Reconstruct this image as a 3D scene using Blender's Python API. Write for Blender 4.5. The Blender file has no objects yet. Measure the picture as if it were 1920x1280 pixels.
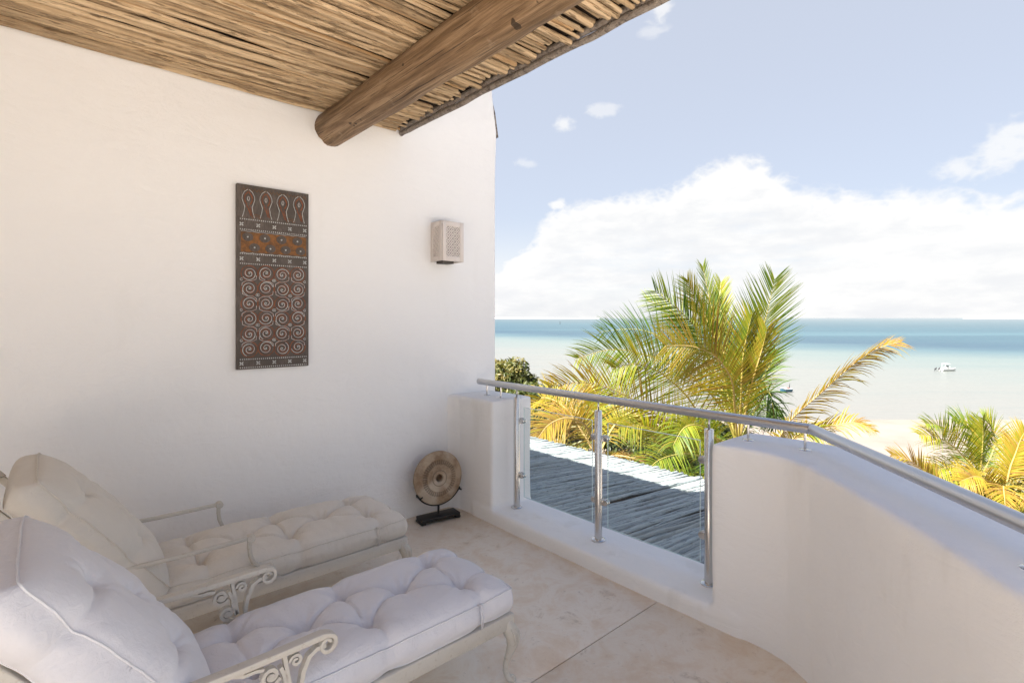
import bpy, bmesh, math, random
import numpy as np
from mathutils import Vector, Matrix, noise as mn
random.seed(7); rng = np.random.default_rng(7)
C = bpy.context.scene.collection
PI = math.pi; R = math.radians

# ------------------------------------------------------------------ camera
H = 1.6
cam = bpy.data.cameras.new('camera'); camo = bpy.data.objects.new('camera', cam); C.objects.link(camo)
camo.location = (0, 0, H); camo.rotation_euler = (R(90), 0, R(-41.8))
cam.sensor_width = 36; cam.lens = 36*984/1920; cam.shift_y = -44/1920
cam.clip_start = 0.05; cam.clip_end = 60000
bpy.context.scene.camera = camo
FW = (math.sin(R(41.8)), math.cos(R(41.8))); RT = (FW[1], -FW[0])
def P(px, py, d):
    """the place d metres in front of the lens seen at that spot of the photograph"""
    u = (px-960)/984
    return Vector((d*(FW[0]+u*RT[0]), d*(FW[1]+u*RT[1]), H-(py-596)/984*d))

# ------------------------------------------------------------------ node helpers
class E:
    nt = None
    def __init__(s, v): s.v = v
    @staticmethod
    def w(v): return v if isinstance(v, E) else E(v)
    @classmethod
    def m(cls, op, *a, clamp=False):
        n = cls.nt.nodes.new('ShaderNodeMath'); n.operation = op; n.use_clamp = clamp
        for i, x in enumerate(a):
            x = x.v if isinstance(x, E) else x
            if isinstance(x, (int, float)): n.inputs[i].default_value = x
            else: cls.nt.links.new(x, n.inputs[i])
        return E(n.outputs[0])
    def __add__(s, o): return E.m('ADD', s, o)
    __radd__ = __add__
    def __sub__(s, o): return E.m('SUBTRACT', s, o)
    def __rsub__(s, o): return E.m('SUBTRACT', o, s)
    def __mul__(s, o): return E.m('MULTIPLY', s, o)
    __rmul__ = __mul__
    def __truediv__(s, o): return E.m('DIVIDE', s, o)
    def clamp(s): return E.m('ADD', s, 0.0, clamp=True)
    def pow(s, o): return E.m('POWER', s, o)
    def step(s, a, b):
        n = E.nt.nodes.new('ShaderNodeMapRange'); n.interpolation_type = 'SMOOTHSTEP'
        n.inputs[1].default_value = a; n.inputs[2].default_value = b; E.nt.links.new(s.v, n.inputs[0]); return E(n.outputs[0])
def setin(sock, v):
    if isinstance(v, E): v = v.v
    if isinstance(v, bpy.types.NodeSocket): E.nt.links.new(v, sock)
    elif isinstance(v, (tuple, list)) and len(v) == 3 and sock.type == 'RGBA': sock.default_value = (*v, 1)
    else: sock.default_value = v
def mix(f, a, b, blend='MIX'):
    n = E.nt.nodes.new('ShaderNodeMix'); n.data_type = 'RGBA'; n.blend_type = blend
    setin(n.inputs[0], f); setin(n.inputs[6], a); setin(n.inputs[7], b); return n.outputs[2]
def noise(vec, scale, detail=4, rough=0.5, out=0, dist=0.0):
    n = E.nt.nodes.new('ShaderNodeTexNoise'); setin(n.inputs['Vector'], vec); setin(n.inputs['Scale'], scale)
    n.inputs['Detail'].default_value = detail; n.inputs['Roughness'].default_value = rough; n.inputs['Distortion'].default_value = dist
    return E(n.outputs[out])
def ramp(f, stops, interp='LINEAR'):
    n = E.nt.nodes.new('ShaderNodeValToRGB'); cr = n.color_ramp; cr.interpolation = interp
    while len(cr.elements) < len(stops): cr.elements.new(0.5)
    for e, (p, c) in zip(cr.elements, stops):
        e.position = p; e.color = (*c, 1) if isinstance(c, (tuple, list)) else (c, c, c, 1)
    setin(n.inputs[0], f); return n.outputs[0]
def sepxyz(v):
    n = E.nt.nodes.new('ShaderNodeSeparateXYZ'); setin(n.inputs[0], v); return [E(o) for o in n.outputs]
def comb(x, y, z):
    n = E.nt.nodes.new('ShaderNodeCombineXYZ')
    for i, a in enumerate((x, y, z)): setin(n.inputs[i], a)
    return n.outputs[0]
def coord(kind='Object'):
    n = E.nt.nodes.new('ShaderNodeTexCoord'); return n.outputs[kind]
def position():
    n = E.nt.nodes.new('ShaderNodeNewGeometry'); return n.outputs['Position']
def objrand():
    n = E.nt.nodes.new('ShaderNodeObjectInfo'); return E(n.outputs['Random'])
def attr(name):
    n = E.nt.nodes.new('ShaderNodeAttribute'); n.attribute_name = name; return E(n.outputs['Fac'])
def bump(h, strength=0.3, dist=0.01):
    n = E.nt.nodes.new('ShaderNodeBump'); n.inputs['Strength'].default_value = strength; n.inputs['Distance'].default_value = dist
    setin(n.inputs['Height'], h); return n.outputs[0]
def scaled(vec, sx, sy, sz):
    n = E.nt.nodes.new('ShaderNodeMapping'); setin(n.inputs[0], vec); n.inputs['Scale'].default_value = (sx, sy, sz); return n.outputs[0]
def mat(name):
    m = bpy.data.materials.new(name); m.use_nodes = True; E.nt = m.node_tree
    b = m.node_tree.nodes['Principled BSDF']; return m, b
def simple(name, col, rough=0.6, metal=0.0, spec=0.5):
    m, b = mat(name); setin(b.inputs['Base Color'], col); b.inputs['Roughness'].default_value = rough
    b.inputs['Metallic'].default_value = metal; b.inputs['Specular IOR Level'].default_value = spec
    return m

# ------------------------------------------------------------------ world, sun, exposure
SUN_EL, SUN_ROT = R(54.5), R(-74)          # the sun stands behind the house, high on the left
w = bpy.data.worlds.new('World'); bpy.context.scene.world = w; w.use_nodes = True
E.nt = w.node_tree; nt = w.node_tree
bg = nt.nodes['Background']
sky = nt.nodes.new('ShaderNodeTexSky'); sky.sky_type = 'NISHITA'; sky.sun_disc = False
sky.sun_elevation = SUN_EL; sky.sun_rotation = SUN_ROT; sky.air_density = 1.0; sky.dust_density = 1.0; sky.ozone_density = 1.5
dirv = coord('Generated')
X, Y, Z = sepxyz(dirv)
hyp = E.m('SQRT', X*X + Y*Y)
T = Z / E.m('MAXIMUM', hyp, 0.02)                       # tangent of the elevation
fwd = X*FW[0] + Y*FW[1]; rgt = X*RT[0] + Y*RT[1]
az = E.m('ARCTAN2', rgt, fwd)                           # 0 ahead, grows to the right
azn = az/(2*PI) + 0.5
def azt(px): return math.atan((px-960)/984)/(2*PI) + 0.5
def tt(px, py): return (596-py)/984/math.sqrt(1+((px-960)/984)**2)
outline = [(940, 500), (1000, 440), (1035, 398), (1075, 385), (1170, 376), (1240, 372), (1290, 336), (1340, 314), (1400, 300), (1432, 297),
           (1444, 330), (1500, 348), (1560, 352), (1640, 362), (1672, 340), (1705, 338), (1725, 358), (1790, 366), (1880, 374)]
stops = [(0.0, .20), (.12, .26), (.22, .16), (.34, .23), (.44, .12)] + [(azt(x), tt(x, y)) for x, y in outline] + [(.66, .19), (.75, .25), (.84, .15), (.93, .24), (1.0, .20)]
top = E(ramp(azn, stops, 'LINEAR'))
dn = scaled(dirv, 1, 1, 1.6)
n1 = noise(dn, 8.0, 6, 0.52) - 0.5
n2 = E.m('ABSOLUTE', noise(dn, 30.0, 3, 0.5) - 0.5)*-2.0 + 0.25
n3 = noise(scaled(dirv, 1, 1, 5.0), 3.5, 6, 0.6)
hgt = top + n1*0.085 + n2*0.042 - T
cover = hgt.step(-0.008, 0.026)
# thinner cover low on the left and in streaks
streak = (n3 - 0.42).step(-0.10, 0.10)
body = (hgt - 0.055).step(0.0, 0.10)
cover = cover * (1.0 - body*(1.0 - streak)*0.55)
fade = (T*-1.0 + 0.20).step(0.0, 0.19)                 # horizon whitening
cover = E.m('MAXIMUM', cover, fade*0.85)
def puff(px, py, rx, ry, k):
    a0 = math.atan((px-960)/984); t0 = tt(px, py)
    q = ((az - a0)/rx); p = ((T - t0)/ry)
    d = E.m('SQRT', q*q + p*p)
    return (1.0 - d + n1*2.8 + n2*1.2).step(0.05, 0.9)*k
for a in [(1058, 234, .035, .018, .75), (1132, 208, .032, .012, .5), (985, 306, .03, .01, .4), (1044, 384, .022, .012, .9),
          (1800, 312, .055, .020, .7), (1885, 282, .045, .035, .75), (1240, 15, .03, .03, .7), (1226, 60, .03, .012, .4),
          (1560, 640, .2, .01, .0)][:8]:
    cover = E.m('MAXIMUM', cover, puff(*a))
vein = noise(scaled(dirv, 1, 1, 3.4), 7.0, 6, 0.6)
shade = ((vein - 0.36).step(0.0, 0.25) + (0.07 - hgt).step(0.0, 0.06)).clamp()
cloudcol = mix(shade, (1.88, 1.90, 1.94), (2.12, 2.11, 2.09))
skycol = mix(1.0, sky.outputs[0], (1.0, 1.0, 1.0), 'MULTIPLY')
SKYMIX = mix(0.72 - T.step(0.55, 1.3)*.62, mix(1.0, skycol, (.40, .41, .44), 'MULTIPLY'), (1.56, 1.63, 1.78))             # the thin veil of the day over the blue
col = mix(cover*0.97, SKYMIX, cloudcol)
nt.links.new(col, bg.inputs[0]); bg.inputs[1].default_value = 0.10

sun = bpy.data.lights.new('sun', 'SUN'); suno = bpy.data.objects.new('sun', sun); C.objects.link(suno)
sun.energy = 4.5; sun.angle = R(0.53); sun.color = (1.0, 0.955, 0.885)
sd = Vector((math.sin(SUN_ROT)*math.cos(SUN_EL), math.cos(SUN_ROT)*math.cos(SUN_EL), math.sin(SUN_EL)))
suno.rotation_euler = sd.to_track_quat('Z', 'Y').to_euler()
sc = bpy.context.scene
sc.view_settings.view_transform = 'Standard'; sc.view_settings.look = 'None'; sc.view_settings.gamma = 1
sc.view_settings.use_curve_mapping = False; sc.view_settings.exposure = 2.28
sc.cycles.max_bounces = 12; sc.cycles.diffuse_bounces = 7; sc.cycles.transparent_max_bounces = 16
sc.cycles.use_denoising = True; sc.cycles.sample_clamp_indirect = 6

# ------------------------------------------------------------------ object helpers
def obj(name, me, m=None, parent=None, loc=None, label=None):
    o = bpy.data.objects.new(name, me); C.objects.link(o)
    if m is not None and me is not None:
        for k in (m if isinstance(m, (list, tuple)) else [m]): 
            if len(me.materials) < (len(m) if isinstance(m, (list, tuple)) else 1): me.materials.append(k)
    if parent is not None: o.parent = parent
    if loc is not None: o.location = loc
    if label: o['label'] = label
    return o
def tag(o, label, cat, group=None, kind=None):
    if label: o['label'] = label
    if cat: o['category'] = cat
    if group: o['group'] = group
    if kind: o['kind'] = kind
    return o
def thing(name, label, cat, loc=(0, 0, 0), group=None):
    o = obj(name, None, None, None, loc); return tag(o, label, cat, group)
class MB:
    def __init__(s): s.v = []; s.f = []; s.mi = []
    def add(s, v, f, mi=0):
        b = len(s.v); s.v += [tuple(p) for p in v]; s.f += [tuple(i+b for i in q) for q in f]; s.mi += [mi]*len(f); return s
    def box(s, x0, x1, y0, y1, z0, z1, mi=0, M=None):
        v = [Vector((x, y, z)) for x in (x0, x1) for y in (y0, y1) for z in (z0, z1)]
        if M is not None: v = [M @ p for p in v]
        return s.add(v, [(0, 1, 3, 2), (4, 6, 7, 5), (0, 4, 5, 1), (2, 3, 7, 6), (0, 2, 6, 4), (1, 5, 7, 3)], mi)
    def tube(s, pts, rad, n=8, mi=0, cap=True, flat=None):
        pts = [Vector(p) for p in pts]; m = len(pts)
        rad = [rad]*m if isinstance(rad, (int, float)) else rad
        prev = None; v = []
        for i, p in enumerate(pts):
            t = (pts[min(i+1, m-1)] - pts[max(i-1, 0)]).normalized()
            if prev is None:
                a = Vector((0, 0, 1)) if abs(t.z) < 0.9 else Vector((1, 0, 0)); prev = t.cross(a).normalized()
            u = (prev - t*prev.dot(t)).normalized(); prev = u; q = t.cross(u)
            r = rad[i]; ra, rb = (r, r) if not isinstance(r, tuple) else r
            for k in range(n):
                a = 2*PI*k/n; v.append(p + u*math.cos(a)*ra + q*math.sin(a)*rb)
        f = [(i*n+k, i*n+(k+1) % n, (i+1)*n+(k+1) % n, (i+1)*n+k) for i in range(m-1) for k in range(n)]
        if cap: f += [tuple(range(n-1, -1, -1)), tuple((m-1)*n+k for k in range(n))]
        return s.add(v, f, mi)
    def lathe(s, prof, n=24, M=None, mi=0):
        v = []
        for r, z in prof:
            for k in range(n):
                p = Vector((r*math.cos(2*PI*k/n), r*math.sin(2*PI*k/n), z)); v.append(M @ p if M is not None else p)
        m = len(prof)
        f = [(i*n+k, i*n+(k+1) % n, (i+1)*n+(k+1) % n, (i+1)*n+k) for i in range(m-1) for k in range(n)]
        if prof[0][0] > 1e-6: f.append(tuple(range(n-1, -1, -1)))
        if prof[-1][0] > 1e-6: f.append(tuple((m-1)*n+k for k in range(n)))
        return s.add(v, f, mi)
    def prism(s, poly, z0, z1, mi=0):
        n = len(poly); v = [(x, y, z0) for x, y in poly] + [(x, y, z1) for x, y in poly]
        f = [tuple(range(n-1, -1, -1)), tuple(range(n, 2*n))] + [(i, (i+1) % n, n+(i+1) % n, n+i) for i in range(n)]
        return s.add(v, f, mi)
    def strip(s, path, wid, th, M, mi=0):
        """a strap bent along a 2-D path (x,z), wid across (y), th thick; M places it"""
        n = len(path); v = []
        for i in range(n):
            a = path[max(i-1, 0)]; b = path[min(i+1, n-1)]; dx, dz = b[0]-a[0], b[1]-a[1]; L = math.hypot(dx, dz) or 1
            nx, nz = -dz/L, dx/L; x, z = path[i]
            h = th[i] if isinstance(th, (list, tuple)) else th
            ww = wid[i] if isinstance(wid, (list, tuple)) else wid
            for (sy, st) in ((-1, -1), (1, -1), (1, 1), (-1, 1)):
                v.append(M @ Vector((x+nx*h/2*st, sy*ww/2, z+nz*h/2*st)))
        f = [(i*4+k, i*4+(k+1) % 4, (i+1)*4+(k+1) % 4, (i+1)*4+k) for i in range(n-1) for k in range(4)]
        f += [(3, 2, 1, 0), tuple((n-1)*4+k for k in range(4))]
        return s.add(v, f, mi)
    def mesh(s, name='m', smooth=False, angle=None):
        me = bpy.data.meshes.new(name); me.from_pydata(s.v, [], s.f); me.update()
        bm = bmesh.new(); bm.from_mesh(me); bmesh.ops.recalc_face_normals(bm, faces=bm.faces); bm.to_mesh(me); bm.free()
        if any(s.mi): me.polygons.foreach_set('material_index', s.mi)
        if smooth: me.polygons.foreach_set('use_smooth', [True]*len(me.polygons))
        if angle: me.set_sharp_from_angle(angle=R(angle))
        return me
def bev(o, wd, seg=3):
    m = o.modifiers.new('bevel', 'BEVEL'); m.width = wd; m.segments = seg; m.limit_method = 'ANGLE'; m.angle_limit = R(35); m.harden_normals = False
    for p in o.data.polygons: p.use_smooth = True
    return o
def spiral(cx, cz, r0, r1, a0, turns, n=28):
    return [(cx+(r0+(r1-r0)*i/n)*math.cos(a0+turns*2*PI*i/n), cz+(r0+(r1-r0)*i/n)*math.sin(a0+turns*2*PI*i/n)) for i in range(n+1)]
I4 = Matrix.Identity(4)

# ------------------------------------------------------------------ materials
def plaster(name, col, dirt=0.06):
    m, b = mat(name); p = position()
    n = noise(p, 1.1, 6, 0.6); n_ = noise(p, 7.0, 5, 0.6); f = noise(p, 160, 3, 0.6); g = noise(scaled(p, 1, 1, .25), 4, 4, .6)
    c = mix((n - 0.35).step(0, .45)*dirt*3, col, tuple(k*0.90 for k in col))
    c = mix((g - 0.58).step(0, .12)*dirt*2.5, c, tuple(k*q for k, q in zip(col, (.82, .80, .76))))
    setin(b.inputs['Base Color'], c); b.inputs['Roughness'].default_value = 0.85; b.inputs['Specular IOR Level'].default_value = 0.25
    setin(b.inputs['Normal'], bump(n_*1.3 + f*0.10 + n*2.0 + noise(scaled(p, 1, 1, 2.2), 3.0, 7, .7, dist=.8)*1.6, 0.34, 0.018)); return m
M_wall = plaster('white plaster', (0.86, 0.855, 0.85), .03)
M_para = plaster('parapet plaster', (0.84, 0.835, 0.825), .13)
def floor_mat():
    m, b = mat('polished screed'); p = position()
    a = noise(p, 1.4, 8, 0.65); c = noise(p, 5.5, 9, 0.72, dist=.6); d = noise(p, 26, 7, 0.75, dist=.4); e = noise(p, 110, 4, .7)
    col = ramp(a*0.55 + c*0.45, [(0.34, (.64, .48, .34)), (0.44, (.75, .61, .47)), (.52, (.82, .73, .62)), (.62, (.75, .62, .48))])
    col = mix((c - 0.56).step(0, .10)*(d - .40).step(0, .2)*0.5, col, (.46, .37, .29))
    col = mix((d - 0.60).step(0, .08)*0.5, col, (.42, .34, .27))
    col = mix((0.38 - c).step(0, .08)*.5, col, (.84, .77, .70))
    setin(b.inputs['Base Color'], col); setin(b.inputs['Roughness'], ramp(c, [(.3, .42), (.7, .66)])); b.inputs['Specular IOR Level'].default_value = .4
    setin(b.inputs['Normal'], bump(c*1.0 + d*.5 + e*.12, .22, .006)); return m
M_floor = floor_mat()
M_joint = simple('joint', (.12, .10, .08), .9)
def stick_mat(name, base, dark, light, flecks=.5, sat=(.42, .24, .10)):
    m, b = mat(name); o = coord('Object'); r = objrand()
    off = r*37.0
    x, y, z = sepxyz(o)
    v = comb(x*0.9 + off, y*16.0 + off, z*16.0)
    v2 = comb(x*5.0 + off, y*70.0, z*70.0 + off)
    a = noise(v, 1.6, 6, .65); c = noise(v2, 1.0, 6, .7); f = noise(comb(x*4.0+off, y*22.0, z*22.0), 2.2, 3, .5)
    col = mix(a.step(.32, .68), base, light)
    col = mix((c - .52).step(0, .14)*.75, col, dark)
    col = mix((f - .60).step(0, .05)*flecks, col, tuple(k*.30 for k in dark))
    col = mix((r - .86).step(0, .03)*.55, col, sat)
    col = mix((.22 - r).step(0, .1)*.4, col, dark)
    setin(b.inputs['Base Color'], col); b.inputs['Roughness'].default_value = .8; b.inputs['Specular IOR Level'].default_value = .2
    setin(b.inputs['Normal'], bump(a*1.0 + c*1.2 - (f - .60).step(0, .05)*.8, .8, .004)); return m
M_stick = stick_mat('ceiling poles', (.44, .305, .175), (.12, .070, .034), (.66, .50, .32))
M_lstick = stick_mat('whitewashed poles', (.36, .40, .405), (.13, .145, .15), (.46, .49, .48), .45, (.30, .31, .29))
def log_mat():
    m, b = mat('log'); o = coord('Object'); x, y, z = sepxyz(o)
    ang = E.m('ARCTAN2', x, z)
    v = comb(ang*2.6, y*1.2, 0.0); v2 = comb(ang*14.0, y*3.0, 3.0)
    a = noise(v, 1.3, 6, .6, dist=.5); c = noise(v2, 1.4, 7, .7); g = noise(o, 5, 5, .6); k = noise(o, 11, 2, .5)
    col = ramp(a, [(.30, (.10, .060, .030)), (.46, (.22, .135, .070)), (.62, (.37, .25, .145))])
    cr_ = noise(comb(ang*9.0, y*.9, 7.0), 1.6, 4, .55); col = mix((c - .5).step(0, .16)*.7, col, (.10, .062, .035)); col = mix((cr_ - .615).step(0, .02)*.85, col, (.04, .024, .014))
    col = mix((g - .60).step(0, .08)*.45, col, (.44, .32, .21))
    col = mix((k - .70).step(0, .02)*.85, col, (.03, .018, .01))
    setin(b.inputs['Base Color'], col); b.inputs['Roughness'].default_value = .62; b.inputs['Specular IOR Level'].default_value = .35
    setin(b.inputs['Normal'], bump(a*2.0 + c*1.4 + g*.5, .6, .008)); return m
M_log = log_mat()
M_grey_log = stick_mat('weathered edge pole', (.20, .165, .14), (.09, .075, .065), (.33, .29, .25))
M_deck = simple('dark deck', (.035, .024, .016), .95)
def steel(name='brushed steel', r=.22, c=.62):
    m, b = mat(name); p = position(); n = noise(scaled(p, 3, 3, 60), 12, 3, .6)
    b.inputs['Metallic'].default_value = 1; setin(b.inputs['Base Color'], (c, c*.985, c*.97)); setin(b.inputs['Roughness'], n*.12 + (r-.06)); return m
M_steel = steel(); M_rail = steel('satin handrail steel', .34, .60)
def glass():
    m = bpy.data.materials.new('clear glass'); m.use_nodes = True; nt = m.node_tree; E.nt = nt
    for n in list(nt.nodes): nt.nodes.remove(n)
    out = nt.nodes.new('ShaderNodeOutputMaterial'); t = nt.nodes.new('ShaderNodeBsdfTransparent'); t.inputs[0].default_value = (.955, .975, .97, 1)
    g = nt.nodes.new('ShaderNodeBsdfGlossy'); g.inputs['Roughness'].default_value = .0; fr = nt.nodes.new('ShaderNodeFresnel'); bf = nt.nodes.new('ShaderNodeNewGeometry'); nt.links.new((1.5 - E(bf.outputs['Backfacing'])*.8333).v, fr.inputs[0])
    mx = nt.nodes.new('ShaderNodeMixShader'); nt.links.new((E(fr.outputs[0])*0.9).v, mx.inputs[0]); nt.links.new(t.outputs[0], mx.inputs[1]); nt.links.new(g.outputs[0], mx.inputs[2])
    nt.links.new(mx.outputs[0], out.inputs[0]); return m
M_glass = glass()
M_gedge = simple('polished glass edge', (.62, .74, .74), .12)
def fabric(name, col):
    m, b = mat(name); o = coord('Object')
    a = noise(o, 3.0, 5, .6); f = noise(o, 420, 2, .6); wv = noise(o, 18, 4, .6); wr = noise(scaled(o, 1, 1, .6), 30, 3, .6, dist=1.2)
    c = mix(a.step(.35, .75)*.25, col, tuple(k*.87 for k in col))
    setin(b.inputs['Base Color'], c); b.inputs['Roughness'].default_value = .92; b.inputs['Specular IOR Level'].default_value = .15
    b.inputs['Sheen Weight'].default_value = .15
    setin(b.inputs['Normal'], bump(wv*1.2 + f*.15 + wr*1.3, .5, .006)); return m
M_fabA = fabric('cool tinted cotton', (.67, .668, .705)); M_fabB = fabric('cream tinted cotton', (.66, .62, .56))  # tints put the differing light on the two loungers into the cotton
M_pipeA = fabric('grey white piping', (.72, .72, .75)); M_pipeB = fabric('taupe piping', (.64, .60, .54))
def painted():
    m, b = mat('antique white paint'); o = position(); a = noise(o, 6, 5, .6); d = noise(o, 60, 4, .7)
    geo = E.nt.nodes.new('ShaderNodeNewGeometry'); pt = E(geo.outputs['Pointiness'])
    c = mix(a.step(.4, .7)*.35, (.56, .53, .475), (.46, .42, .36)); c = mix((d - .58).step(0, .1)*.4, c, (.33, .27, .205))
    c = mix((0.49 - pt).step(0.0, .03)*.6, c, (.24, .185, .13))  # darker brown where the surface folds inward
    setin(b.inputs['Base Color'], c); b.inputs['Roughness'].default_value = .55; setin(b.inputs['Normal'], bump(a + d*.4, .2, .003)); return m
M_paint = painted()
M_black = simple('black iron', (.012, .011, .010), .45)
M_clampd = simple('black rubber gasket', (.02, .02, .02), .6)

# ================================================================== STRUCTURE
# floor: two cast slabs with a joint between them
fl = thing('floor', None, None); fl['kind'] = 'structure'
obj('bedding', MB().box(-7, 3.0, -3.1, 3.75, -.20, -.012).mesh(), M_joint, fl)
for (y0, y1) in ((-3.1, 1.660), (1.6655, 3.75)):
    bev(obj('screed_slab', MB().box(-7, 2.9, y0, y1, -.011, 0).mesh(), M_floor, fl), .002, 1)

tag(obj('bounce_terrace', MB().box(-7, 9, -12, -3.1, -.6, -.25).mesh(), simple('sun bounce screed', (.80, .75, .69), .9)), None, None, kind='structure')  # unseen terrace added behind the camera to bounce sunlight onto the wall
# house wall with the far end turned slightly back towards the top
wl = MB()
WY = 3.68
prof = [(3.10, -3.2), (3.10, 2.9), (3.115, 3.3), (3.095, 3.42), (3.065, 3.62), (3.05, 4.3)]
v = []; f = []
for (xe, z) in prof:
    v += [(-6, WY, z), (xe, WY, z), (xe, WY+.45, z), (-6, WY+.45, z)]
for i in range(len(prof)-1):
    for k in range(4): f.append((i*4+k, i*4+(k+1) % 4, (i+1)*4+(k+1) % 4, (i+1)*4+k))
f += [(3, 2, 1, 0), tuple((len(prof)-1)*4+k for k in range(4))]
wl.add(v, f)
hw = obj('house_wall', wl.mesh(), M_wall); bev(hw, .035, 4)
tag(hw, 'tall smooth white plaster wall behind the two loungers, carrying carved panel and lamp', 'wall')

rw = obj('house_wall', MB().box(-1.9, -1.5, 1.35, 3.67, -3.2, 3.04).mesh(), M_wall); bev(rw, .03)  # unseen wall added to cut the light coming from the left
tag(rw, 'plain white plaster wall out of view behind the lounger backrests, added to hold back light from the left', 'wall')

# parapet: pier, low sill and the bent solid wall, one hand-plastered body
def parapet():
    inner = [(2.585, 1.345), (2.60, 1.22), (2.60, 1.08), (2.575, .97), (2.50, .85), (2.36, .70), (2.0, .365), (1.714, .117), (1.05, -.46)]
    outer = [(1.36, -.74), (1.98, -.20), (2.27, .06), (2.64, .40), (2.86, .60), (3.0, .80), (3.04, 1.0), (3.03, 1.345)]
    mb = MB().prism(inner+outer, -.12, .95)
    mb.prism([(2.585, 1.2), (3.03, 1.2), (3.03, 3.4), (2.60, 3.4)], -.12, .10)
    mb.prism([(2.612, 3.155), (3.035, 3.155), (3.035, 3.72), (2.612, 3.72)], -.12, .95)
    mb.prism([(2.53, 3.72), (2.61, 3.72), (2.61, 3.58), (2.585, 3.65)], -.12, .95)
    o = obj('balcony_parapet', mb.mesh(), M_para)
    m = o.modifiers.new('r', 'REMESH'); m.mode = 'VOXEL'; m.voxel_size = .0145; m.use_smooth_shade = True
    s = o.modifiers.new('s', 'SMOOTH'); s.factor = .6; s.iterations = 6
    dg = bpy.context.evaluated_depsgraph_get(); me = bpy.data.meshes.new_from_object(o.evaluated_get(dg))
    o.modifiers.clear(); o.data = me
    n = len(me.vertices); co = np.empty(n*3); me.vertices.foreach_get('co', co); co = co.reshape(-1, 3)
    nr = np.empty(n*3); me.vertices.foreach_get('normal', nr); nr = nr.reshape(-1, 3)
    dsp = np.array([mn.noise(Vector(p)*2.2)*.006 + mn.noise(Vector(p)*7)*.0018 for p in co])
    co += nr*dsp[:, None]; me.vertices.foreach_set('co', co.ravel()); me.update()
    for p in me.polygons: p.use_smooth = True
    return o
pp = parapet(); tag(pp, 'white hand plastered balcony parapet that dips to a low sill and bends round', 'parapet')
tw = obj('facade_wall', MB().prism([(2.62, 3.66), (2.62, 1.1), (1.7, .15), (-1.2, -2.42), (-1.2, -2.9), (2.0, -.1), (2.98, .9), (2.98, 3.66)], -8.5, -.125).mesh(), M_wall)
tag(tw, 'white facade below the balcony parapet, above the lower pole roof', 'wall')

# ------------------------------------------------------------------ pole roof overhead
def stick_mesh(L, r, n=7, seg=14, wob=.012, name='pole', taper=.15):
    k1, k2 = random.uniform(0, 99), random.uniform(0, 99); pts = []; rad = []
    for i in range(seg+1):
        t = i/seg; x = L*t
        pts.append((x, wob*1.6*mn.noise((t*2.6, k1, 0)) + wob*.5*mn.noise((t*9, k1, 4)), wob*mn.noise((t*2.6, k2, 0))))
        rr = r*(1 - taper*t + .18*mn.noise((t*6, k2, 7)))
        rad.append((rr, rr*random.uniform(.88, 1.08)))
    pts.insert(0, (-.006, pts[0][1], pts[0][2])); rad.insert(0, (rad[0][0]*.7, rad[0][1]*.7))
    pts.append((L+.006, pts[-1][1], pts[-1][2])); rad.append((rad[-1][0]*.7, rad[-1][1]*.7))
    return MB().tube(pts, rad, n).mesh(name, smooth=True, angle=50)
CEIL = 3.05
roof = thing('pole_roof', 'overhanging roof of close laid wooden poles resting on a thick round log beam', 'roof', (0, 0, CEIL))
sm = [stick_mesh(3.55, random.choice((.010, .012, .015, .018, .013)), name='ceiling_pole', wob=.028) for _ in range(26)]
for me in sm: me.materials.append(M_stick)
y = WY - .012; first = True; cnt = 0
while y > .45:
    me = random.choice(sm)
    o = obj('pole', me, None, roof)
    o.location = (-1.5 + random.uniform(-.06, .035), y, .022 + random.uniform(-.011, .010))
    o.rotation_euler = (random.uniform(0, 6.28) if y < WY-.05 else 0, random.uniform(-.002, .002), random.uniform(-.005, .005))
    cnt += 1; y -= random.uniform(.0165, .025)
pts = []; rad = []
for i in range(60):
    t = i/59; yy = .30 + t*(WY+.06-.30)
    pts.append((.014*mn.noise((yy*1.1, 3, 0)), yy, .012*mn.noise((yy*1.2, 9, 0))))
    rr = .118 + .008*mn.noise((yy*1.7, 1, 1)) + (.003*mn.noise((yy*7, 1, 5)))
    rad.append(rr)
lb = MB().tube(pts, rad, 28).mesh('log', smooth=True, angle=60)
n = len(lb.vertices)
for vv in lb.vertices:
    c = vv.co; a = math.atan2(c.x, c.z)
    k = .006*mn.noise((a*1.5, c.y*2.2, 0)) + .004*mn.noise((math.cos(a)*3, math.sin(a)*3, c.y*1.1))
    s = math.exp(-((a+2.45+.12*math.sin(c.y*1.7))/.10)**2)*.006
    L = math.hypot(c.x, c.z) or 1; c.x += c.x/L*(k-s); c.z += c.z/L*(k-s)
obj('log_beam', lb, M_log, roof, (1.545, 0, 2.957-CEIL))
for k in range(2):
    pts = [(2.112+.008*mn.noise((i*.35, 7+k*5, 0)), min(.44+i*.1, 9), .004+.010*mn.noise((i*.42, 3+k*5, 0))) for i in range(54)]
    pts = [p for p in pts if p[1] < WY-.01] + [(2.112, WY-.004, .004)]
    rad = [.020+.006*mn.noise((i*.7, 1, k)) for i in range(len(pts))]
    if k: pts = [(p[0]-.012, p[1], p[2]+.034) for p in pts]
    obj('edge_pole', MB().tube(pts, rad, 10).mesh('edge_pole', True), M_grey_log, roof)
obj('roof_deck', MB().box(-3.4, 2.13, .42, WY+.4, .058, .16).mesh(), M_deck, roof)
up = MB().box(1.98, 2.125, .42, 3.80, 3.22, 4.97).box(1.98, 2.125, 3.97, 12, 3.22, 4.97).box(1.98, 2.125, 3.80, 3.97, 3.22, 4.0).box(1.98, 2.125, 3.80, 3.97, 4.48, 4.97)  # unseen wall shaped for the shadow edge below, slotted for a sun patch
tag(obj('shadow_parapet', up.mesh(), M_wall), 'unseen white parapet above the eave, added to cast the shade edge on the lower roof', 'parapet')
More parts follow.
